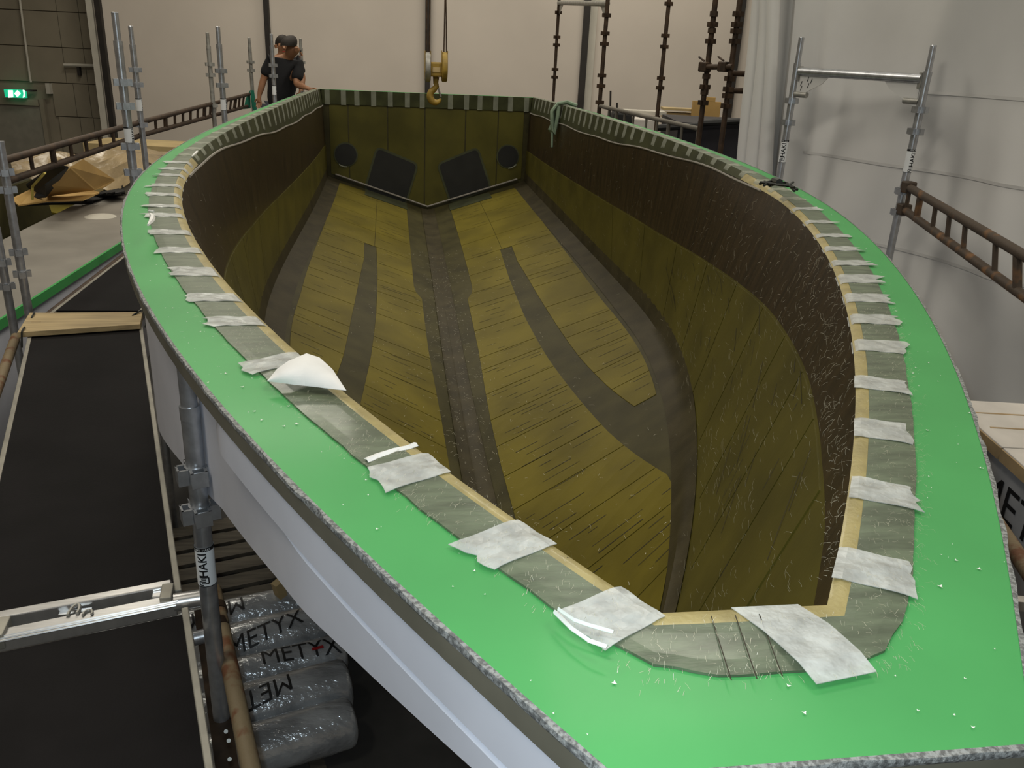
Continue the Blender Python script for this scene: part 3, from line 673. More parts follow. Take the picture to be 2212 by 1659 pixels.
def post(name, P, zb, zt, label, lug_z=(), tag=None, spig=.22, mat=None, r=.0241, cat='scaffold post', group=None, parent=None, lsize=.038, tagang=0., spr=.019):
    mat = mat or m_steel
    t = parent or thing(name, (P[0], P[1], zb), label, cat, group)
    obj('tube', MB().tube([(P[0], P[1], zb), (P[0], P[1], zt-spig)], r, 16), mat, t, smooth=True)
    if spig:
        obj('spigot', MB().tube([(P[0], P[1], zt-spig-.02), (P[0], P[1], zt-.004), (P[0], P[1], zt)], [spr, spr, spr*.8], 14), mat, t, smooth=True)
        obj('spigot_collar', MB().tube([(P[0], P[1], zt-spig-.03), (P[0], P[1], zt-spig+.006)], r+.0012, 16), mat, t, smooth=True)
    for z in lug_z: obj('collar', lugs(P, z, r, lsize), mat, t)
    if tag:
        z0, z1 = tag; lb = obj('label', MB().tube([(P[0], P[1], z0), (P[0], P[1], z1)], r+.0010, 24, cap=False), m_label, t, smooth=True)
        a = facing(P)+tagang; Ln = z1-z0
        obj('label_band', MB().tube([(P[0], P[1], z1-Ln*.09), (P[0], P[1], z1)], r+.0014, 24, cap=False), m_black, lb, smooth=True)
        obj('label_base_line', MB().tube([(P[0], P[1], z0), (P[0], P[1], z0+Ln*.02)], r+.0014, 24, cap=False), m_black, lb, smooth=True)
        obj('lettering', wrap_text('HAKI', P, z0+Ln*.56, Ln*.60, r+.0016, a, .022), m_black, lb, fix=False)
        # logo: folded line mark below the word
        mb = MB(); s = Ln*.013; H = Ln*.20; zz = z0+Ln*.05
        def seg(u0, v0, u1, v1):
            n = 6; pts = [(u0+(u1-u0)*k/(n-1), v0+(v1-v0)*k/(n-1)) for k in range(n)]
            for (ua, va), (ub, vb) in zip(pts[:-1], pts[1:]):
                du, dv = ub-ua, vb-va; l = math.hypot(du, dv); nu, nv = -dv/l*s, du/l*s; qd = [(ua-nu, va-nv), (ub-nu, vb-nv), (ub+nu, vb+nv), (ua+nu, va+nv)]
                mb.add([(P[0]+(r+.0016)*math.cos(a+u/r), P[1]+(r+.0016)*math.sin(a+u/r), zz+v) for u, v in qd], [(0, 1, 2, 3)])
        wdt = Ln*.10
        for l0, l1 in (((-wdt, 0), (-wdt*.1, 0)), ((-wdt*.95, .0), (-wdt*.95, H*.45)), ((-wdt*.95, H*.45), (wdt*.4, H*.45)), ((-wdt*.5, H*.22), (wdt, H*.22)), ((wdt, H*.22), (wdt, H*.98)), ((wdt, H*.98), (-wdt*.95, H*.98)), ((-wdt*.6, H*.72), (wdt*.45, H*.72))):
            seg(*l0, *l1)
        obj('logo', mb, m_black, lb, fix=False)
        v, f = text2d('HAKI  HAKI', 1.)
        mb = MB(); mn, mx = v.min(0), v.max(0); k = (2*.9*r)/(mx[0]-mn[0]); x = (v[:, 0]-(mn[0]+mx[0])/2)*k; y = (v[:, 1]-(mn[1]+mx[1])/2)*k
        obj('band_lettering', mb.add(np.c_[P[0]+(r+.0018)*np.cos(a+x/r), P[1]+(r+.0018)*np.sin(a+x/r), z1-Ln*.045+y], f), m_label, lb, fix=False)
    return t
NP = atd((428, 1060), 2.235)[:2]
post('scaffold_post', NP, 0, fz(2.0)[0]+ZC-.02, lsize=.046, label='dull galvanised scaffold post with HAKI label beside the white hull side', lug_z=[zat((420, 1022), NP), zat((437, 1105), NP)], tag=(zat((455, 1256), NP), zat((443, 1174), NP)), spig=fz(2.0)[0]+ZC-.02-zat((412, 880), NP), spr=.021, group=None, mat=m_steel, tagang=-.35)
P1 = atd((262, 150), 4.70); P2 = atd((290, 130), 6.9)
post('scaffold_post', P1, 0, zat((252, 26), P1), 'tall galvanised post with white label at the bend of the left gangway', [zat((266, 178), P1), zat((271, 229), P1), zat((276, 316), P1), zat((285, 372), P1)], (zat((280, 308), P1), zat((277, 274), P1)), spig=zat((252, 26), P1)-zat((257, 91), P1), tagang=.9)
post('scaffold_post', P2, 0, zat((282, 56), P2), 'galvanised post carrying the brown ladder rail behind the tall labelled post', [zat((291, 151), P2), zat((294, 183), P2), zat((305, 270), P2)], (zat((298, 240), P2), zat((296, 212), P2)), spig=zat((282, 56), P2)-zat((286, 98), P2), tagang=1.3)
P3 = atd((478, 160), 7.25); P4 = atd((455, 160), 9.3); P5 = atd((590, 150), 9.8); P6 = atd((541, 130), 11.2); P7 = atd((650, 110), 11.3)
post('scaffold_post', P3, 0, zat((472, 57), P3), 'bright galvanised post between the hull flange and the ladder rail', [zat((476, 153), P3), zat((478, 184), P3)], (zat((483, 238), P3), zat((480, 212), P3)), spig=zat((472, 57), P3)-zat((473, 97), P3), tagang=1.2)
post('scaffold_post', P4, 0, zat((450, 70), P4), 'dull brownish post just outside the bright galvanised one', [zat((453, 139), P4), zat((455, 162), P4), zat((462, 228), P4)], None, spig=zat((450, 70), P4)-zat((451, 100), P4), mat=m_steelp)
post('scaffold_post', P5, 0, zat((588, 73), P5), 'slim shiny post in front of the bending worker', [zat((589, 141), P5), zat((591, 164), P5)], (zat((594, 205), P5), zat((592, 184), P5)), spig=zat((588, 73), P5)-zat((588, 101), P5), tagang=1.2)
post('scaffold_post', P6, 0, zat((537, 81), P6), 'dull grey post above the teal board', [zat((541, 134), P6), zat((543, 152), P6)], None, spig=.12, mat=m_steelp)
post('scaffold_post', P7, 0, zat((647, 83), P7), 'grey post standing behind the two workers', [zat((652, 135), P7)], None, spig=.12, mat=m_steelp)
P8 = atd((15, 400), 4.85); P9 = atd((14, 620), 5.1)
post('scaffold_post', P8, 0, zat((2, 305), P8), 'grey post at the near end of the brown ladder rail', [zat((10, 372), P8), zat((17, 410), P8), zat((32, 545), P8), zat((38, 592), P8)], None, spig=0)
post('scaffold_post', P9, 0, zat((3, 490), P9), 'short grey post beside the near end of the wooden board', [zat((8, 566), P9), zat((14, 618), P9)], None, spig=0)
# ladder rails
def ladder(name, A0, A1, B0, B1, n, label, r=.022, rr=.013, mat=None, fr=None, cat='guard rail', ends=0):
    mat = mat or m_brownsteel; A0, A1, B0, B1 = [np.array(q) for q in (A0, A1, B0, B1)]
    t = thing(name, (A0+B0)/2-[0, 0, .05], label, cat)
    obj('top_rail', MB().tube([A0, A1], r, 12), mat, t, smooth=True)
    if B0 is not None and r: obj('bottom_rail', MB().tube([B0, B1], r*.95, 12), mat, t, smooth=True)
    for k, s in enumerate(fr if fr is not None else np.linspace(.02, .98, n)):
        obj('rung', MB().tube([A0+(A1-A0)*s, B0+(B1-B0)*s], rr*(1.5 if k % 5 == 1 else 1), 8), mat, t, smooth=True)
    if ends:
        for q in (A0, B0): obj('hook_end', MB().box(q, (.07, .07, .07)), mat, t, bevel=.008)
    return t
XR = -2.47
a0, b0 = P8+0, P8+0
a0 = np.array([P8[0], P8[1], zat((15, 347), P8)]); b0 = np.array([P8[0], P8[1], zat((25, 392), P8)])
a1 = np.array([P2[0]-.03, P2[1]-.03, zat((300, 266), P2)]); b1 = np.array([P2[0]-.03, P2[1]-.03, zat((302, 294), P2)])
def px_frac(A0, A1, xs):
    g = proj(np.array([A0+(A1-A0)*s for s in np.linspace(0, 1, 200)]))[:, 0]; return [float(np.interp(x, g, np.linspace(0, 1, 200))) for x in xs]
ladder('ladder_guard_rail', a0, a1, b0, b1, 9, 'brown ladder shaped guard rail nearest the cardboard covers', fr=px_frac(a0, a1, (65, 112, 151, 184, 214, 243)))
a2 = aty((540, 203), P6[1]); b2 = aty((536, 229), P6[1])
ladder('ladder_guard_rail', a1+[0, .06, 0], a2, b1+[0, .06, 0], b2, 18, 'brown ladder shaped guard rail running aft to the teal board', fr=px_frac(a1, a2, (332, 354, 375, 393, 410, 426, 441, 454, 465, 489, 499, 509, 518, 527)))
# teal boards hanging at stern
tb = thing('teal_board', aty((545, 238), P6[1]-.1), 'teal plastic board leaning on the rail end beside the workers', 'board')
def yprism(pts, y, th): return MB().prism([aty(p, y) for p in pts], (0, th, 0))
obj('panel', yprism([(541, 195), (548, 195), (555, 238), (547, 240), (544, 228)], P6[1]-.12, .03), m_teal, tb)
obj('panel', yprism([(531, 213), (540, 195), (541, 234), (526, 236)], P6[1]-.06, .03), m_teal, tb)
# planks (decks)
def deck(name, A, B, C_, D_, label, hooks=False):
    """corners: A,B near end (left,right); C_,D_ far end (right,left)"""
    A, B, C_, D_ = [np.array([q[0], q[1], PZ]) for q in (A, B, C_, D_)]
    t = thing(name, (A+C_)/2-[0, 0, .06], label, 'scaffold deck'); cen = (A+B+C_+D_)/4
    s = lambda q: cen+(q-cen)*.965
    obj('ply_panel', MB().prism([s(A)-[0, 0, .014], s(B)-[0, 0, .014], s(C_)-[0, 0, .014], s(D_)-[0, 0, .014]], (0, 0, .012)), m_ply, t)
    obj('side_beam', MB().beam(A-[0, 0, .03], D_-[0, 0, .03], .020, .062), m_alued, t, bevel=.003)
    obj('side_beam', MB().beam(B-[0, 0, .03], C_-[0, 0, .03], .020, .062), m_alued, t, bevel=.003)
    return t
dA = atz((2, 1000), PZ); dD = atz((43, 722), PZ); dB = atz((385, 1275), PZ); dC = atz((302, 692), PZ)
u = (dB-dC)/np.linalg.norm(dB-dC); Lp = np.linalg.norm(dB-dC); wv = dD-dC; wv = wv-u*(wv@u); wv = wv/np.linalg.norm(wv)*.56
deck('deck_plank', dB+wv, dB, dC, dC+wv, 'black deck plank between the end beam and the pine board')
nB0 = atz((399, 1312), PZ); nB1 = atz((452, 1659), PZ); u2 = (nB1-nB0)/np.linalg.norm(nB1-nB0); w2 = np.array([-u2[1], u2[0], 0]); w2 = w2 if w2[0] < 0 else -w2; w2 = w2*.60
deck('deck_plank', nB1+u2*1.1+w2, nB1+u2*1.1, nB0, nB0+w2, 'black deck plank next to the wrapped rolls')
# far deck, behind the board
fD = atz((100, 672), PZ); fE = atz((280, 545), PZ)
deck('deck_plank', (-2.49, 5.15), (-2.0, 5.15), (-1.97, 7.9), (-2.46, 7.9), 'black deck plank lying beyond the pine board')
deck('deck_plank', (-2.38, 7.95), (-1.97, 7.95), (-1.90, 10.7), (-2.36, 10.7), 'far black deck plank alongside the after hull')
deck('deck_plank', (-2.24, 10.75), (-1.86, 10.75), (-1.74, 13.2), (-2.22, 13.2), 'deck plank that the workers stand on')
# end beams of aluminium between decks
eb_t = thing('aluminium_end_beam', atz((220, 1335), PZ-.05), 'ribbed aluminium end beam across the gangway between two black planks', 'beam')
def zbeam(p, q, wd, ht, z): return MB().beam(atz(p, z), atz(q, z), wd, ht)
obj('rail', zbeam((372, 1272), (-40, 1350), .034, .05, PZ), m_alu, eb_t, bevel=.004)
obj('rail', zbeam((382, 1306), (-40, 1392), .042, .05, PZ-.01), m_alu, eb_t, bevel=.004)
for dx in (-.008, .004, .014): 
    a_, b_ = atz((382, 1304), PZ+.016), atz((-40, 1390), PZ+.016); n_ = np.array([0, dx, 0]); obj('rib', MB().tube([a_+n_, b_+n_], .0035, 6), m_alu, eb_t)
obj('beam_floor', zbeam((380, 1290), (-40, 1372), .07, .01, PZ-.05), m_steelp, eb_t)
obj('clamp_block', MB().box(atz((362, 1290), PZ+.004), (.034, .075, .05), rotz(.12)), m_alued, eb_t, bevel=.003)
obj('clamp_block', MB().box(atz((342, 1297), PZ-.01), (.03, .03, .05), rotz(.12)), m_alu, eb_t, bevel=.003)
obj('clamp_block', MB().box(atz((-4, 1368), PZ+.004), (.05, .085, .05), rotz(.12)), m_alued, eb_t, bevel=.003)
obj('beam_stub', MB().tube([atz((376, 1302), PZ-.004), atz((436, 1292), PZ-.004)], .028, 16), m_alu, eb_t, smooth=True)
obj('stub_cap', MB().tube([atz((433, 1292), PZ-.004), atz((440, 1291), PZ-.004)], .034, 16), m_steel, eb_t, smooth=True)
c_ = atz((160, 1328), PZ+.01); W = [c_+[.02*math.cos(t)*.6, .035*math.sin(t)-.0, .01] for t in np.linspace(-.2, 3.6, 10)]
obj('latch_hook', MB().tube(W, .005, 6), m_steelp, eb_t, smooth=True)
c_ = atz((190, 1332), PZ+.01); obj('latch_hook', MB().tube([c_+[.012*math.cos(t), .018*math.sin(t), .01] for t in np.linspace(-.2, 3.4, 8)], .004, 6), m_steelp, eb_t, smooth=True)
obj('latch_plate', MB().box(atz((163, 1322), PZ+.004), (.085, .02, .006), rotz(.12)), m_alu, eb_t)
st = lab(obj('cross_tube', MB().tube([atz((405, 1383), PZ-.12), atz((448, 1372), PZ-.12)], .022, 14), m_steel, smooth=True), 'short galvanised cross tube sticking out under the near deck', 'tube')
# pine board across
bd = thing('pine_board', atz((170, 695), PZ+.03), 'pale pine board tied across the joint of the gangway decks', 'board')
Z3 = PZ+.035
obj('board', MB().prism([atz(p, Z3) for p in ((37, 718), (64, 675), (308, 674), (303, 700))], (0, 0, -.03)), m_wood, bd, bevel=.002)
for p in ((74, 681), (53, 712)): 
    c_ = atz(p, Z3); obj('tie', MB().tube([c_+[-.01, .03, .004], c_+[0, 0, .012], c_+[.005, -.05, .004], c_+[.0, -.07, -.08]], .005, 6), m_cable, bd, smooth=True)
c_ = atz((286, 682), Z3); obj('tie', MB().tube([c_, c_+[.03, .06, .012], c_+[.07, .12, .02], c_+[.09, .0, .0], c_+[.08, -.06, -.05]], .005, 6), m_cable, bd, smooth=True)
obj('pencil_mark', MB().box(atz((78, 695), Z3+.0005), (.05, .006, .001)), m_kraft, bd)
# tubes along the deck sides
lab(obj('ledger_tube', MB().tube([atz((-30, 905), PZ-.1), atz((34, 728), PZ-.1)], .026, 12), m_rust, smooth=True), 'brown ledger tube along the outer side of the middle deck', 'tube')
lab(obj('ledger_tube', MB().tube([(-2.53, 4.95, PZ-.03), (-2.522, 5.2, PZ-.03), (-2.512, 7.9, PZ-.03)], .024, 12), m_brownsteel, smooth=True), 'dark brown ledger tube along the outer side of the far deck', 'tube')
rt = thing('rusty_scaffold_tube', atd((540, 1640), 1.95), 'rust spotted cream scaffold tube in front of the wrapped rolls', 'tube')
obj('tube', MB().tube([atz((462, 1275), PZ-.12), atz((555, 1720), PZ-.12)], .0245, 18), m_rust, rt, smooth=True)
for p in ((468, 1310), (472, 1345)): obj('thread_collar', MB().tube([atz(p, PZ-.12), atz((p[0]+4, p[1]+14), PZ-.12)], .029, 14), m_brownsteel, rt, smooth=True)
lab(obj('white_tube', MB().tube([atz((8, 1010), PZ-.25), atz((-4, 1090), PZ-.25)], .03, 10), m_whitetrim), 'pale tube end beside the outer edge of the middle deck', 'tube')
sb = thing('support_beam', atz((455, 1500), PZ-.35)*[1, 1, 0]+[0, 0, 0], 'dark perforated steel post under the near deck edge', 'beam')
pA = atz((440, 1380), PZ-.3); obj('beam_body', MB().beam(atz((440, 1330), PZ-.34), atz((500, 1720), PZ-.34), .06, .06), m_brownsteel, sb)
for p in ((488, 1580), (494, 1600), (496, 1640)): obj('bolt', MB().tube([atz(p, PZ-.305), atz(p, PZ-.295)], .006, 8), m_steelp, sb)

# ---- right hand galvanised frame
RA = atd((1705, 250), 5.95); RB = atd((1970, 320), 5.25)
frm = thing('scaffold_portal', ((RA[0]+RB[0])/2, (RA[1]+RB[1])/2, 0), 'galvanised scaffold end frame with cross bar beside the hull flange', 'scaffold frame')
post('post', RA, 0, zat((1727, 80), RA), '', [zat((1701, 217), RA), zat((1694, 264), RA)], (zat((1692, 351), RA), zat((1697, 302), RA)), spig=zat((1727, 80), RA)-zat((1719, 138), RA), parent=frm, tagang=-.2)
post('post', RB, 0, zat((2013, 97), RB), '', [zat((1984, 237), RB), zat((1975, 284), RB), zat((1945, 413), RB), zat((1937, 458), RB)], (zat((1962, 372), RB), zat((1971, 322), RB)), spig=zat((2013, 97), RB)-zat((2003, 157), RB), parent=frm, tagang=.7)
zz0, zz1 = zat((1716, 154), RA), zat((2000, 171), RB)
qa, qb = np.array([RA[0], RA[1], zz0]), np.array([RB[0], RB[1], zz1]); dv = (qb-qa)/np.linalg.norm(qb-qa)
obj('cross_bar', MB().tube([qa+dv*.03, qb-dv*.03], .028, 16), m_steel, frm, smooth=True)
for q, s, zq, px in ((qa, 1, zat((1712, 203), RA), 0), (qb, -1, zat((1990, 220), RB), 0)):
    o1 = q+dv*s*.03-[0, 0, .02]
    obj('gusset', MB().prism([o1, o1+dv*s*.25, o1+dv*s*.20-[0, 0, .05], o1-[0, 0, .15]], np.cross(dv, (0, 0, 1))*.006), m_curtain, frm)
    s0 = np.array([q[0], q[1], zq]); obj('cut_stub', MB().tube([s0+dv*s*.02, s0+dv*s*.12], .019, 12), m_steelp, frm, smooth=True)
    obj('stub_bracket', MB().box(q+dv*s*.03-[0, 0, .01], (.03, .03, .09)), m_steelp, frm)
mb = MB()
for i, (x, z) in enumerate(((.06, -.09), (.065, -.12), (.11, -.06), (.14, -.07), (.12, -.1))):
    p = qa+dv*x+[0, 0, z]+np.cross(dv, (0, 0, 1))*.008; mb.tube([p, p+dv*.008+[0, 0, .03]], .002, 5)
obj('marker_scribble', mb, m_black, frm)
# right ladder rail
r0, r1 = np.array([RB[0], RB[1]-.05, zat((1958, 402), RB)]), None
r1 = atd((2212, 552), 3.7); s0 = np.array([RB[0], RB[1]-.05, zat((1950, 450), RB)]); s1 = atd((2212, 640), 3.7)
e_ = 1.5
ladder('ladder_guard_rail', r0, r0+(r1-r0)*e_, s0, s0+(s1-s0)*e_, 12, 'rusty brown ladder guard rail fixed to the galvanised frame', fr=[f_/e_ for f_ in px_frac(r0, r1, (1966, 1989, 2022, 2052, 2086, 2151, 2198))]+[.78, .9], mat=M('rusty_rail_paint', (.055, .036, .022), .6, var=0, col2=(.22, .10, .03), vs=9, lo=.52, hi=.7, bump=.3, bs=60), ends=1, r=.024)
nr_ = r0+(r1-r0)*e_
post('scaffold_post', nr_+[.03, -.02, 0], 0, nr_[2]+.5, 'galvanised post holding the near end of the rusty ladder rail', [nr_[2]+.12, nr_[2]-.3], None)
# brown poles on the far right
def pole(px_top, px_bot, d, lugpx, label, parent=None, zb=0., r=.0241, mat=None):
    P = atd(((px_top[0]+px_bot[0])/2, (px_top[1]+px_bot[1])/2), d)
    t = thing('brown_scaffold_pole', (P[0], P[1], zb), label, 'scaffold pole')
    obj('tube', MB().tube([(P[0], P[1], zb), (P[0], P[1], zat(px_top, P)+.35)], r, 12), mat or m_brownsteel, t, smooth=True)
    for y_, big in lugpx:
        xx = px_top[0]+(px_bot[0]-px_top[0])*(y_-px_top[1])/(px_bot[1]-px_top[1]); z = zat((xx, y_), P)
        obj('collar', lugs(P, z, r, .042) if big else MB().tube([(P[0], P[1], z-.022), (P[0], P[1], z+.022)], r+.012, 12), mat or m_brownsteel, t)
    return t, P
t1, Q1 = pole((1207, 0), (1196, 215), 12.0, [(27, 1), (80, 1), (97, 1), (150, 1), (167, 1)], 'slimmest brown pole standing behind the transom corner', r=.022)
t2, Q2 = pole((1312, 0), (1295, 240), 9.6, [(33, 1), (72, 1), (95, 1), (163, 1), (186, 1), (221, 1)], 'brown collared pole at the after end of the grey handrail')
t3, Q3 = pole((1441, 0), (1421, 280), 9.9, [(8, 1), (77, 1), (101, 1), (169, 1), (190, 1), (255, 0)], 'brown pole rising alone behind the middle of the handrail')
t4, Q4 = pole((1541, 0), (1513, 310), 7.6, [(30, 0), (53, 1), (66, 0), (89, 1), (165, 0), (188, 1), (199, 0), (222, 1)], 'thick brown pole with coupler at the forward end of the handrail')
t5, Q5 = pole((1592, 0), (1562, 330), 7.4, [(30, 1), (53, 1), (67, 1), (89, 1), (170, 1), (193, 1), (207, 1), (229, 1)], 'thick brown pole nearest the hanging tarpaulin')
xb_ = thing('pole_cross_bar', aty((1255, 12), Q1[1]), 'pale cross bar with gussets joining two brown poles near the top', 'cross bar')
ca, cb_ = np.array([Q1[0], Q1[1], zat((1207, 6), Q1)]), np.array([Q2[0], Q2[1], zat((1310, 8), Q2)])
obj('bar', MB().tube([ca, cb_], .03, 10), m_steelp, xb_, smooth=True)
dd = (cb_-ca)/np.linalg.norm(cb_-ca)
for q, s in ((ca, 1), (cb_, -1)): obj('gusset', MB().prism([q+dd*s*.05, q+dd*s*.35, q+dd*s*.08-[0, 0, .14]], (0, .01, 0)), m_steelp, xb_)
cp = thing('coupler_bar', aty((1545, 142), Q4[1]), 'short tube with two swivel couplers clamped across the thick brown poles', 'coupler')
ka, kb = np.array([Q4[0], Q4[1], zat((1519, 144), Q4)]), np.array([Q5[0], Q5[1], zat((1578, 144), Q5)])
dk = (kb-ka)/np.linalg.norm(kb-ka); fo_ = -HD*.05
obj('bar', MB().tube([ka-dk*.05+fo_, kb+fo_], .024, 12), m_brownsteel, cp, smooth=True)
for q in (ka-dk*.04, kb-dk*.09): 
    obj('coupler_body', MB().box(q+fo_*.6, (.085, .09, .085), rotz(.5)), m_brownsteel, cp, bevel=.012); obj('coupler_bolt', MB().tube([q+fo_-dk*.02+[0, 0, .05], q+fo_-dk*.09+[0, 0, .085]], .009, 8), m_brownsteel, cp)
for pxa, pxb, nm in (((1577, 158), (1640, 160), 'upper brown rail running behind the tarpaulin from the thick pole'), ((1570, 195), (1645, 199), 'lower brown rail running behind the tarpaulin from the thick pole')):
    A_ = np.array([Q5[0], Q5[1], zat(pxa, Q5)]); B_ = A_+RT*.75+HD*.35; B_[2] -= .0
    lab(obj('side_rail', MB().tube([A_, B_], .026, 10), m_brownsteel, smooth=True), nm, 'rail')
hr0 = np.array([Q2[0], Q2[1]-.04, zat((1302, 229), Q2)]); hr1 = np.array([Q4[0], Q4[1]+.02, zat((1510, 279), Q4)])
hl0, hl1 = hr0-[0, 0, .28], hr1-[0, 0, .28]
ladder('ladder_guard_rail', hr0, hr1, hl0, hl1, 11, 'grey ladder handrail along the after starboard flange between brown poles', mat=M('dull_brown_grey_steel', (.15, .135, .11), .6, metal=.2, var=.2), fr=px_frac(hr0, hr1, (1316, 1332, 1350, 1369, 1397, 1420, 1445, 1474, 1508)))

# ================================================================== STERN AREA
hk = thing('crane_hook_block', aty((942, 222), 10), 'yellow crane hook block hanging on wire ropes above the transom', 'crane hook')
def hy(p): return aty(p, 10.)
for cx, w_ in ((924, .058), (960, .058)):
    c_ = hy((cx, 145)); obj('sheave_guard', MB().add(*[None, None]) if False else MB().tube([c_+[-w_/2, 0, 0], c_+[w_/2, 0, 0]], .155, 24), m_steelp if cx < 940 else m_yhook, hk, smooth=True, bevel=.01)
    for s in (-1, 1): obj('side_plate', MB().prism([c_+[s*w_/2, .0, -.14], c_+[s*w_/2, -.09, -.05], c_+[s*w_/2, -.05, .17], c_+[s*w_/2, .05, .17], c_+[s*w_/2, .09, -.05]], (.004*s, 0, 0)), m_yhook, hk)
c_ = hy((942, 150)); obj('body', MB().box(c_, (.14, .16, .15)), m_yhook, hk, bevel=.015)
obj('name_plate', MB().box(c_+[0, -.083, .0], (.085, .006, .05)), m_wood2, hk)
obj('swivel', MB().tube([hy((942, 166)), hy((941, 182))], [.035, .026], 12), m_yhook, hk, smooth=True)
h0 = hy((941, 203)); pts = [h0+[.0, 0, .13], h0+[.01, 0, .08]]+[h0+[.062*math.cos(t), 0, -.02+.07*math.sin(t)] for t in np.linspace(2.0, 5.9, 14)]
obj('hook', MB().tube(pts, [.026, .03]+list(np.interp(range(14), [0, 6, 10, 13], [.034, .04, .03, .012])), 10), m_yhook, hk, smooth=True)
obj('latch', MB().tube([h0+[.03, -.01, .06], h0+[.058, -.01, -.03]], .010, 6), m_steelp, hk)
def pend(p, dx): b_ = hy(p); return [b_, b_+[dx, 0, 3.0]]
for dx in (-.02, .012): obj('wire_rope', MB().tube([hy((925, 140))+[dx, 0, 0], hy((925, 140))+[dx*1.4, .0, 4.5]], .009, 6), m_brownsteel, hk)
for dx in (-.012, .020): obj('wire_rope', MB().tube([hy((961, 130))+[dx, 0, 0], hy((962, -1))+[dx*.3, 0, 0], hy((962, -60))+[dx*.2, 0, 0]], .007, 6), m_brownsteel, hk)

# ---- people
def skin_mesh(name, joints, edges, radii, mat, parent, sub=2, root=0):
    me = bpy.data.meshes.new(name); me.from_pydata([tuple(map(float, j)) for j in joints], edges, []); o = bpy.data.objects.new(name, me); COL.objects.link(o)
    sk = o.modifiers.new('skin', 'SKIN'); sk.use_smooth_shade = True
    for i, r in enumerate(radii):
        d = me.skin_vertices[0].data[i]; d.radius = (r, r) if not hasattr(r, '__len__') else r; d.use_root = (i == root)
    ss = o.modifiers.new('sub', 'SUBSURF'); ss.levels = ss.render_levels = sub
    bpy.context.view_layer.update(); dg = bpy.context.evaluated_depsgraph_get(); m2 = bpy.data.meshes.new_from_object(o.evaluated_get(dg))
    bpy.data.objects.remove(o); m2.materials.clear(); m2.materials.append(mat); m2.shade_smooth(); m2.name = name
    p = bpy.data.objects.new(name, m2); COL.objects.link(p); p.parent = parent; p.matrix_parent_inverse = Matrix.Translation(-parent.location); return p
def person(label, base, pelvis, chest, neck, head, armL, armR, facing_dir, hairmat):
    """armX = shoulder, elbow, wrist, hand direction"""
    base = np.array(base); t = thing('person', base, label, 'person'); fd_ = np.array(facing_dir, float); fd_ /= np.linalg.norm(fd_)
    J = [pelvis, chest, neck, head]; E_ = [(0, 1), (1, 2), (2, 3)]; R = [(.15, .11), (.16, .11), .055, .085]
    fh_ = fd_*[1, 1, 0]; fh_ /= np.linalg.norm(fh_); sidev = np.cross(fh_, (0, 0, 1))
    top = np.array(head)+fd_*.02+[0, 0, .06]; J.append(top); E_.append((3, 4)); R.append(.075)
    for arm in (armL, armR):
        S_, El, Wr, hd = [np.array(q, float) for q in arm]; n = len(J); hd /= np.linalg.norm(hd)
        J += [S_, El, (El+Wr)/2, Wr, Wr+hd*.06]; E_ += [(1, n), (n, n+1), (n+1, n+2), (n+2, n+3), (n+3, n+4)]; R += [.062, .043, .042, .028, (.036, .020)]
        pal = Wr+hd*.085; sd = np.cross(hd, (0.3, 1, .2)); sd /= np.linalg.norm(sd); up = np.cross(sd, hd)
        for k, (o_, ln) in enumerate(((-.030, .055), (-.010, .068), (.010, .064), (.028, .05))):
            m_ = len(J); r0_ = pal+sd*o_; J += [r0_, r0_+hd*ln*.6-up*.006, r0_+hd*ln-up*.022]; E_ += [(n+4, m_), (m_, m_+1), (m_+1, m_+2)]; R += [.0095, .0085, .007]
        m_ = len(J); J += [Wr+hd*.045+sd*-.040, Wr+hd*.085+sd*-.058]; E_ += [(n+4, m_), (m_, m_+1)]; R += [.011, .009]
    hips = []
    for s in (-1, 1):
        n = len(J); hp = np.array(pelvis)+sidev*s*.09-[0, 0, .06]; an = base+sidev*s*.11+[0, 0, .09]; kn = (hp+an)/2+fh_*.05
        J += [hp, kn, an, an+fh_*.15-[0, 0, .04]]; E_ += [(0, n), (n, n+1), (n+1, n+2), (n+2, n+3)]; R += [.085, .055, .038, .035]; hips.append((hp, kn, an))
    skin_mesh('body', J, E_, R, m_skin, t)
    # shirt
    JJ = [np.array(pelvis)+[0, 0, -.05], np.array(pelvis)+(np.array(chest)-pelvis)*.5, chest, np.array(neck)-(np.array(neck)-chest)*.25]; EE = [(0, 1), (1, 2), (2, 3)]; RR = [(.185, .15), (.185, .15), (.195, .14), (.085, .08)]
    for arm in (armL, armR):
        S_, El = np.array(arm[0], float), np.array(arm[1], float); n = len(JJ); JJ += [S_, S_+(El-S_)*.85]; EE += [(2, n), (n, n+1)]; RR += [.085, .075]
    skin_mesh('shirt', JJ, EE, RR, m_shirt, t)
    JJ = [np.array(pelvis)]; EE = []; RR = [(.17, .14)]
    for hp, kn, an in hips: n = len(JJ); JJ += [hp, kn, an]; EE += [(0, n), (n, n+1), (n+1, n+2)]; RR += [.105, .075, .062]
    skin_mesh('trousers', JJ, EE, RR, m_jeans, t)
    for hp, kn, an in hips: obj('shoe', MB().box(np.array([an[0], an[1], base[2]+.042])+fh_*.06, (.10, .27, .08), np.c_[sidev, fh_, (0, 0, 1)]), m_blackfab, t, bevel=.025)
    # hair cap
    hc = np.array(head)+[0, 0, .035]-fd_*.012; GG = []
    for a in np.linspace(0, math.pi*.58, 8):
        GG.append([hc+np.array([.098*math.sin(a)*math.cos(b_), .104*math.sin(a)*math.sin(b_), .112*math.cos(a)])+(-fd_*.03*a) for b_ in np.linspace(0, 2*math.pi, 20)[:-1]])
    obj('hair', MB().grid(GG, close=True), hairmat, t, smooth=True)
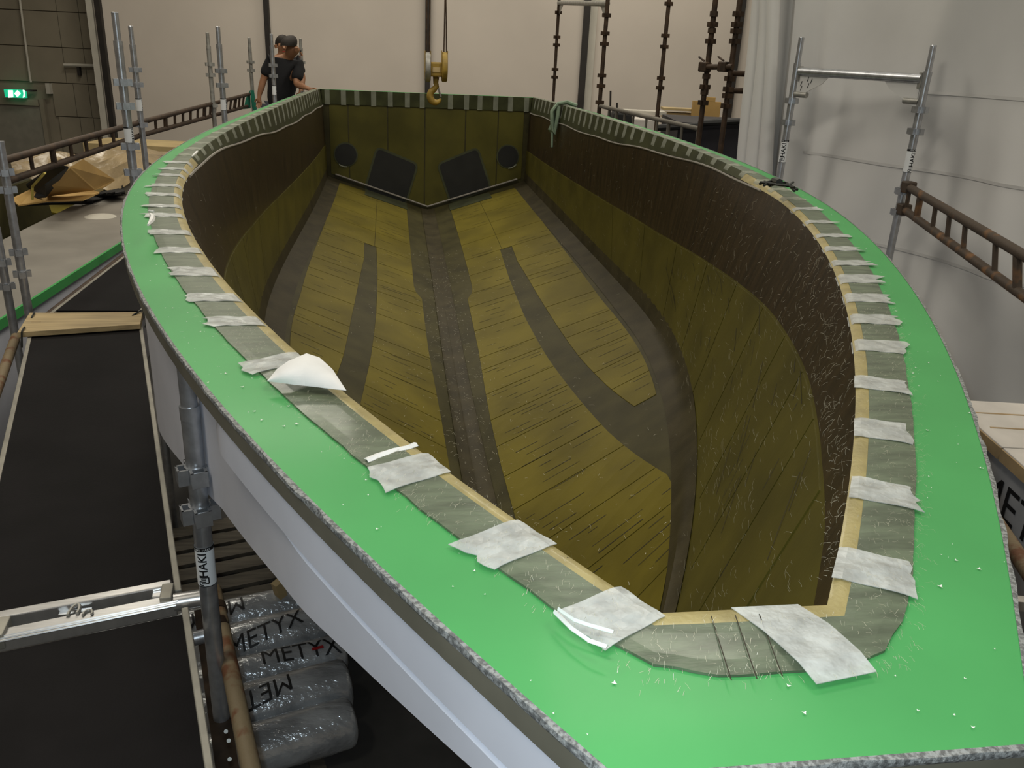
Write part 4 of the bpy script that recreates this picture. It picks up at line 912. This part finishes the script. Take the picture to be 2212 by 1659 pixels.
    for s in (-1, 1): obj('ear', MB().tube([np.array(head)+sidev*s*.088+[0, 0, -.02], np.array(head)+sidev*s*.10+[0, 0, .02]], [.016, .022], 8), m_skin, t, smooth=True)
    fc = np.array(head)+fd_*.09
    obj('nose', MB().tube([fc+[0, 0, .01], fc+fd_*.022-[0, 0, .025]], [.008, .014], 8), m_skin, t, smooth=True)
    for s in (-1, 1): obj('eye', MB().tube([fc+sidev*s*.032+[0, 0, .015]-fd_*.012, fc+sidev*s*.032+[0, 0, .015]-fd_*.002], .010, 8), m_black, t)
    obj('mouth', MB().box(fc-[0, 0, .055]-fd_*.008, (.045, .01, .008), np.c_[sidev, fd_, (0, 0, 1)]), m_red, t)
    return t
PY = 11.25
def py(p, dy=0): return aty(p, PY+dy)
p1_base = np.array([-1.98, 11.45, PZ])
person('worker in black T-shirt bending over the hull flange with one arm hanging', p1_base, py((602, 232), .1), py((612, 152), .02), py((622, 124), -.04), py((634, 106), -.12),
       (py((584, 132)), py((569, 172)), py((560, 206), -.02), (-.05, -.1, -1)), (py((646, 140)), py((640, 182), -.1), py((662, 190), -.22), (.9, -.2, -.25)), (.75, .35, -.35), m_hair)
PY = 12.1
person('second worker almost hidden behind the one in the black T-shirt', (-1.95, 12.35, PZ), py((606, 225), .1), py((612, 150)), py((612, 118)), py((612, 101), -.02),
       (py((592, 130)), py((596, 168)), py((605, 195)), (.3, -.2, -1)), (py((640, 132)), py((654, 168)), py((650, 196), -.1), (-.2, -.2, -1)), (.2, -1, 0), m_hair)
PY = 11.25
# hand tool by the worker
ht = lab(obj('hand_roller', MB().tube([py((652, 196), -.2), py((651, 203), -.2)], .012, 8), m_steelp), 'small roller held against the flange by the bending worker', 'tool')

# rope over starboard rim, cable on flange
def rimR(y, inn=0.): s_ = side_pts(y); return s_
rp = thing('green_rope', aty((1200, 228), 10.4), 'pale green rope coil looped over the after starboard rim', 'rope')
for k in range(3):
    A = [aty(p, 9.45-.03*k) for p in ((1246, 228), (1225, 222-k), (1205, 224), (1196-k*2, 240), (1190-k*2+6, 262), (1187+k*3, 280), (1192+k*3, 289), (1198+k, 276), (1203+k, 250), (1207, 228))]
    obj('rope_loop', MB().tube(A, .020, 7), m_rope, rp, smooth=True)
obj('rope_tail', MB().tube([aty((1193, 286), 9.4), aty((1192, 318), 9.4)], .014, 7), m_rope, rp, smooth=True)
cb2 = thing('black_cable_bundle', atz((1690, 402), fz(5.6)[0]+ZC), 'tangled black cable lying on the flange at the foot of the frame', 'cable')
zf5 = fz(5.5)[0]+ZC+.02
for k in range(4):
    pts = [atz((1645+18*j+rng.normal()*4, 392+ j*3.2+rng.normal()*5), zf5+.006*k) for j in range(5)]
    obj('cable_loop', MB().tube(pts, .006, 6), m_cable, cb2, smooth=True)
obj('cable_plug', MB().tube([atz((1672, 390), zf5), atz((1684, 394), zf5+.02)], .017, 8), m_cable, cb2, smooth=True)

# ---- background right: timber stack, dark vat
tk = thing('timber_stack', atw((1500, 264), 12)*[1, 1, 0], 'stack of pale timber boards standing beyond the starboard scaffold', 'timber stack')
def wb(p0, p1, d, th): return wbox(MB(), p0, p1, d, th)
obj('plank', wb((1434, 233), (1500, 241), 12, .3), m_wood2, tk); obj('plank', wb((1436, 243), (1498, 250), 12.05, .3), m_wood2, tk); obj('plank', wb((1434, 251), (1500, 258), 12, .3), m_wood2, tk)
obj('upright_panel', wb((1498, 218), (1553, 262), 11.9, .08), m_orange, tk); obj('panel_tab', wb((1528, 210), (1545, 220), 11.9, .08), m_orange, tk)
for xx, dd_ in ((1444, 12.02), (1500, 12.02), (1548, 11.92)): obj('leg', wslab(lat((xx-4, 258), dd_), lat((xx+4, 258), dd_), 0, zw(256, dd_, xx), dd_, .1), m_wood2, tk)
vt = thing('dark_vat', atw((1560, 400), 9.6)*[1, 1, 0], 'dark navy tank with black rim between the poles and the tarpaulin', 'tank')
obj('tank_side', wslab(lat((1462, 300), 9.6), lat((1680, 300), 9.6), 0, zw(268, 9.6, 1560), 9.6, 1.2), m_navy, vt)
obj('tank_rim', MB().tube([atw((1420, 276), 9.55), atw((1505, 272), 9.55), atw((1515, 266), 9.55), atw((1680, 258), 9.55)], .035, 8), m_blackfab, vt, smooth=True)
wm = thing('white_machine_cover', atw((1385, 270), 11.2)*[1, 1, 0], 'pale machine with dark lid behind the grey handrail', 'machine')
obj('cover', wslab(lat((1368, 270), 11.2), lat((1422, 270), 11.2), 0, zw(257, 11.2, 1390), 11.2, .5), m_carton, wm, bevel=.02); obj('lid', wslab(lat((1326, 250), 11.3), lat((1366, 250), 11.3), 0, zw(243, 11.3, 1345), 11.3, .4), m_blackfab, wm, bevel=.03)
obj('top_shelf', wslab(lat((1350, 245), 11.6), lat((1440, 245), 11.6), zw(247, 11.6, 1390), zw(240, 11.6, 1390), 11.6, .3), m_whitetrim, wm)
for a_, b_ in (((1319, 196), (1317, 240)), ((1333, 222), (1332, 245))): obj('aerial_rod', MB().tube([atw(a_, 11.3), atw((b_[0], 300), 11.3)], .012, 6), m_col, wm)

# ================================================================== SECOND MOULD (left)
ZM = 1.35
sm = thing('second_hull_mould', atz((100, 560), ZM)*[1, 1, 0]+[-.8, 1, 0], 'second mould with green edge and dusty grey flange beyond the gangway', 'boat mould')
g0, g1 = atz((285, 506), ZM), atz((-40, 712), ZM); i0_, i1_ = atz((275, 430), ZM), atz((-40, 610), ZM)
gd = (g0-g1)/np.linalg.norm(g0-g1); g0 = g0+gd*5; g1 = g1-gd*.2
wv_ = np.array([-gd[1], gd[0], 0]); wv_ = wv_ if wv_[0] < 0 else -wv_
obj('dusty_flange', MB().prism([g1, g0, g0+wv_*1.2, g1+wv_*.95], (0, 0, -.02)), m_gfl, sm)
obj('green_edge', MB().prism([g1, g0, g0-[0, 0, .07], g1-[0, 0, .07]], wv_*-.02), m_green, sm)
obj('outer_side', MB().prism([g1+wv_*.03-[0, 0, .07], g0+wv_*.03-[0, 0, .07], g0+wv_*.05-[0, 0, ZM], g1+wv_*.05-[0, 0, ZM]], wv_*.02), m_hull, sm)
inner = [[g1+wv_*.95+(g0+wv_*1.2-g1-wv_*.95)*t+wv_*s*1.1-np.array([0, 0, .55*s**.6]) for s in np.linspace(0, 1, 8)] for t in np.linspace(0, 1, 12)]
obj('inner_side', MB().grid(inner), M('second_mould_inside', (.075, .085, .045), .45, var=0, col2=(.16, .15, .085), vs=1.1, coat=.2), sm, smooth=True)
obj('far_side', MB().prism([g1+wv_*2.1, g0+wv_*2.3, g0+wv_*2.3-[0, 0, .7], g1+wv_*2.1-[0, 0, .7]], wv_*.05), m_band, sm)
obj('olive_patch', MB().prism([atz(p, ZM-.16) for p in ((105, 443), (210, 440), (150, 470), (112, 462))], (0, 0, .02)), m_panel, sm)
lab(obj('dust_pile', MB().tube([atz((217, 468), ZM), atz((217, 468), ZM)+[0, 0, .012], atz((217, 468), ZM)+[0, 0, .02]], [.16, .13, .03], 16), m_whitetrim, smooth=True), 'round heap of pale dust on the grey flange', 'dust')
# cardboard sheets and black cover on the far end
ZK = ZM+.12
def kp(p, dz=0.): return atz(p, ZK+dz)
kc = thing('cardboard_cover', kp((150, 430))*[1, 1, 0]+[0, 0, ZM], 'folded brown cardboard sheets lying over the second mould', 'cardboard')
def fold(name, pts, th, mat, par): return obj(name, MB().prism([atz(p, z) for p, z in pts], (0, 0, th)), mat, par)
fold('sheet', [((24, 432), ZK), ((40, 446), ZK), ((100, 437), ZK), ((180, 434), ZK), ((215, 418), ZK), ((160, 400), ZK+.1), ((80, 405), ZK+.1)], .015, m_orange, kc)
fold('sheet', [((102, 425), ZK+.03), ((98, 402), ZK+.25), ((152, 364), ZK+.42), ((205, 411), ZK+.06)], .012, m_orange, kc)
fold('sheet', [((152, 364), ZK+.42), ((205, 411), ZK+.06), ((225, 406), ZK+.06), ((248, 390), ZK+.1), ((180, 346), ZK+.45)], .012, m_orange, kc)
fold('black_flap', [((57, 402), ZK+.12), ((69, 416), ZK+.05), ((70, 430), ZK+.02), ((100, 427), ZK+.05), ((98, 402), ZK+.26), ((148, 364), ZK+.44), ((120, 357), ZK+.45)], .02, m_blackfab, kc)
obj('yellow_tape', MB().tube([atz((70, 431), ZK+.06), atz((70, 403), ZK+.2), atz((97, 373), ZK+.45)], .013, 6), M('yellow_tape', (.6, .5, .12), .5), kc)
bf = thing('black_sheet', kp((240, 420))*[1, 1, 0]+[0, 0, ZM], 'crumpled black sheet lying beside the cardboard on the grey flange', 'sheet')
G = []
for t in np.linspace(0, 1, 9):
    row = []
    for s in np.linspace(0, 1, 9):
        a_ = np.array([175, 436])*(1-t)+np.array([272, 420])*t; b_ = np.array([215, 415])*(1-t)+np.array([262, 392])*t
        pxl = a_*(1-s)+b_*s; row.append(atz(pxl, ZM+.03+.10*math.sin(math.pi*s)*t+.03*math.sin(9*s+7*t)))
    G.append(row)
obj('sheet', MB().slab(np.array(G), (0, 0, 1), .01), m_blackfab, bf, smooth=True)
lab(obj('black_strap', MB().tube([kp((20, 440), -.1), kp((60, 440), -.1), kp((110, 437), -.1), kp((200, 436), -.1)], .03, 8), m_blackfab, smooth=True), 'long black edging strip in front of the cardboard sheets', 'strip')
pl = thing('plastic_sheet', kp((200, 350))*[1, 1, 0]+[0, 0, ZM], 'crumpled clear plastic film draped over the brown heap', 'plastic sheet')
G = []
for t in np.linspace(0, 1, 16):
    row = []
    for s in np.linspace(0, 1, 14):
        a_ = np.array([30, 385])*(1-t)+np.array([275, 400])*t; b_ = np.array([20, 335])*(1-t)+np.array([365, 318])*t
        pxl = a_*(1-s)+b_*s; q = atz(pxl, ZK+.02+.25*s); q[2] += .05*math.sin(13*t+5*s)+.04*math.sin(21*s-9*t); row.append(q)
    G.append(row)
obj('film', MB().grid(G), m_clear, pl, smooth=True, fix=False)
bx = thing('brown_crate_heap', atw((190, 330), 12.5)*[1, 1, 0], 'pale brown crate standing on the floor beyond the plastic film', 'crate')
obj('crate_side', wslab(lat((180, 320), 12.5), lat((380, 320), 12.5), 0, zw(312, 12.5, 250), 12.5, .8), m_wood2, bx)

# ================================================================== ROLLS under the gangway
rd = np.array([.95, .30, 0]); rd /= np.linalg.norm(rd); rn = np.array([-rd[1], rd[0], 0]); RR_ = .125
vals = [(630, 1335), (629, 1403), (640, 1466), (655, 1552)]
base_pt = atz((560, 1574), .16)
cents = []
vp_ = [atz(p, .14) for p in ((560, 1354), (560, 1425), (560, 1487), (560, 1574))]
offs = [v@rn for v in vp_]; print('roll valley offsets', offs)
ro = sorted(offs); centers = [(a+b)/2 for a, b in zip(ro[:-1], ro[1:])]
wd_ = [(ro[0]-.245, ro[0])]+list(zip(ro[:-1], ro[1:]))+[(ro[-1], ro[-1]+.24)]
rolls = [('plastic wrapped fabric roll with smooth film and no lettering, outermost of its row', ''), ('plastic wrapped roll with smudged upside-down METYX lettering', 'METYX'), ('plastic wrapped roll with red mark and TYX letters at its end', 'METYX'), ('plastic wrapped roll with one bold M beside the rusty tube', 'METYX'), ('plastic wrapped roll lying against the slatted pallet', 'METYX')]
ENDS = [float(atz(p, .13)@rd) for p in ((787, 1620), (765, 1510), (752, 1430), (735, 1370), (700, 1310))]
zc_ = .14
for k, ((oa, ob), (lb_, tx)) in enumerate(zip(wd_, rolls)):
    RR_ = (ob-oa)/2; o_ = (oa+ob)/2; l_end = ENDS[k]; ax = rn*o_+np.array([0, 0, zc_])
    t = thing('fabric_roll', rn*o_+rd*(l_end-.5), lb_, 'fabric roll', 'wrapped fabric rolls under the gangway')
    E0 = ax+rd*(l_end-1.25); E1_ = ax+rd*l_end
    rr_ = RR_*.995; ts = [0, .012, .03]+list(np.linspace(.06, .94, 16))+[.97, .988, 1]
    prof = [rr_*.75, rr_*.93, rr_*.99]+[rr_*(1+.008*math.sin(17*x+k)) for x in ts[3:-3]]+[rr_*.99, rr_*.93, rr_*.75]
    obj('film_wrap', MB().tube([E0+(E1_-E0)*x for x in ts], prof, 28), m_film, t, smooth=True)
    obj('core_tube', MB().tube([E1_-rd*.01, E1_+rd*.006], .04, 16), m_kraft, t)
    obj('bearer', MB().box(ax*[1, 1, 0]+rd*(l_end-.2)+[0, 0, max(zc_-RR_, .02)/2+.004], (.07, RR_*2, max(zc_-RR_, .02)+.006), np.c_[rd, rn, (0, 0, 1)]), m_slat, t)
    if tx:
        v, f = text2d(tx, 1., .0); mn, mx = v.min(0), v.max(0); Lt = .40; kk = Lt/(mx[0]-mn[0]); x = (v[:, 0]-mn[0])*kk; y = (v[:, 1]-(mn[1]+mx[1])/2)*kk*1.1
        anchor = {1: (645, 1530), 2: (752, 1432), 3: (505, 1440), 4: (530, 1320)}[k]; la = float(atz(anchor, zc_+RR_*.8)@rd); c0_ = 1.05
        if k == 1: xs_ = la-x; ang = c0_-(y+(x-.2)*.25)/RR_          # upside down
        elif k == 2: xs_ = la-Lt+x; ang = c0_+.25+(y-(x-.2)*.1)/RR_
        elif k == 3: xs_ = la+x; ang = c0_+(y+(x-.2)*.25)/RR_
        else: xs_ = la-x; ang = c0_-(y+(x-.2)*.2)/RR_
        P3 = np.array([ax+rd*xx+(-rn*math.cos(a)+np.array([0, 0, 1])*math.sin(a))*(RR_*1.022) for xx, a in zip(xs_, ang)])
        obj('lettering', MB().add(P3, f), m_black, t, fix=False)
        if k == 2: obj('red_mark', MB().box(ax+rd*(la-.12)+(-rn*math.cos(1.2)+np.array([0, 0, 1])*math.sin(1.2))*(RR_*1.02), (.06, .018, .004), np.c_[rd, rn, (0, 0, 1)]), m_red, t)
# slatted pallet further back
pt = thing('slatted_pallet', np.array([-1.15, 4.2, 0]), 'weathered slatted pallet on the floor under the hull side', 'pallet')
for k in range(9):
    c = np.array([-1.15, 3.85, .15])+rn*.17*k*1.0
    obj('slat', MB().box(c, (1.15, .125, .022), np.c_[rd, rn, (0, 0, 1)]), m_slat, pt)
for s in (-.5, 0, .5): obj('bearer', MB().box(np.array([-1.15, 3.85, .07])+rn*.68+rd*s, (.09, 1.6, .138), np.c_[rd, rn, (0, 0, 1)]), m_slat, pt)
lab(obj('wooden_stake', MB().beam(atz((598, 1258), .35), atz((612, 1300), .2), .05, .05), m_wood2), 'short pale stake leaning between the pallet and the hull side', 'stake')

# ================================================================== CARTONS on the right
def cz_(px, d): return atd(px, d)
ct = thing('carton_stack', cz_((2200, 1100), 3.9)*[1, 1, 0], 'white topped carton stack with grey ME lettered sides right of the flange', 'carton')
T0 = cz_((2088, 893), 4.1); zt_ = T0[2]
k0, k1, k2 = atz((2096, 905), zt_), atz((2155, 965), zt_), atz((2260, 1048), zt_)
ed = (k2-k0)/np.linalg.norm(k2-k0); en = np.array([-ed[1], ed[0], 0]); en = en if en[0] > 0 else -en
K0 = k0-ed*.25; Ln_ = np.linalg.norm(k1-k0)+.25
for a_, b_, th in ((0, Ln_-.006, .05), (Ln_+.006, Ln_+1.0, .055)):
    c_ = K0+ed*(a_+b_)/2+en*.42-[0, 0, th/2]
    obj('carton_lid', MB().box(c_, (b_-a_, .84, th), np.c_[ed, en, (0, 0, 1)]), m_carton, ct, bevel=.004)
    obj('kraft_edge', MB().box(K0+ed*(a_+b_)/2+en*.004-[0, 0, .035], (b_-a_, .02, .055), np.c_[ed, en, (0, 0, 1)]), m_kraft, ct)
    for q in (.3, .62): obj('lid_tape', MB().box(K0+ed*(a_+(b_-a_)*q)+en*.4+[0, 0, .001], (.012, .7, .002), np.c_[ed, en, (0, 0, 1)]), m_kraft, ct)
body = MB().box(K0+ed*.8+en*.45-[0, 0, .07+(zt_-.07)/2], (1.7, .82, zt_-.07), np.c_[ed, en, (0, 0, 1)])
obj('carton_side', body, m_cartonb, ct)
v, f = text2d('METYX', 1., .0); mn, mx = v.min(0), v.max(0); hgt = .16; kk = hgt/(mx[1]-mn[1]); sx = (v[:, 0]-mn[0])*kk*1.1; sy = (v[:, 1]-mn[1])*kk
o_ = K0+ed*.42+en*.036-[0, 0, .32]
obj('lettering', MB().add([o_+ed*a_+np.array([0, 0, b_]) for a_, b_ in zip(sx, sy)], f), m_black, ct, fix=False)
rtR = lab(obj('rusty_ledger_tube', MB().tube([cz_((2140, 1110), 3.2), cz_((2212, 1220), 2.75), cz_((2300, 1350), 2.35)], .028, 12), m_rust, smooth=True), 'rusty brown tube running past the carton stack', 'tube')
e3_ = cz_((2300, 1350), 2.35)
post('scaffold_post', e3_+[.02, -.03, 0], 0, e3_[2]+.15, 'short galvanised post under the rusty tube past the carton stack', [e3_[2]], None, spig=0)
wt = lab(obj('white_bar', MB().beam(cz_((2185, 1302), 2.6), cz_((2280, 1310), 2.5), .05, .03), m_carton), 'white bar end below the rusty tube', 'bar')
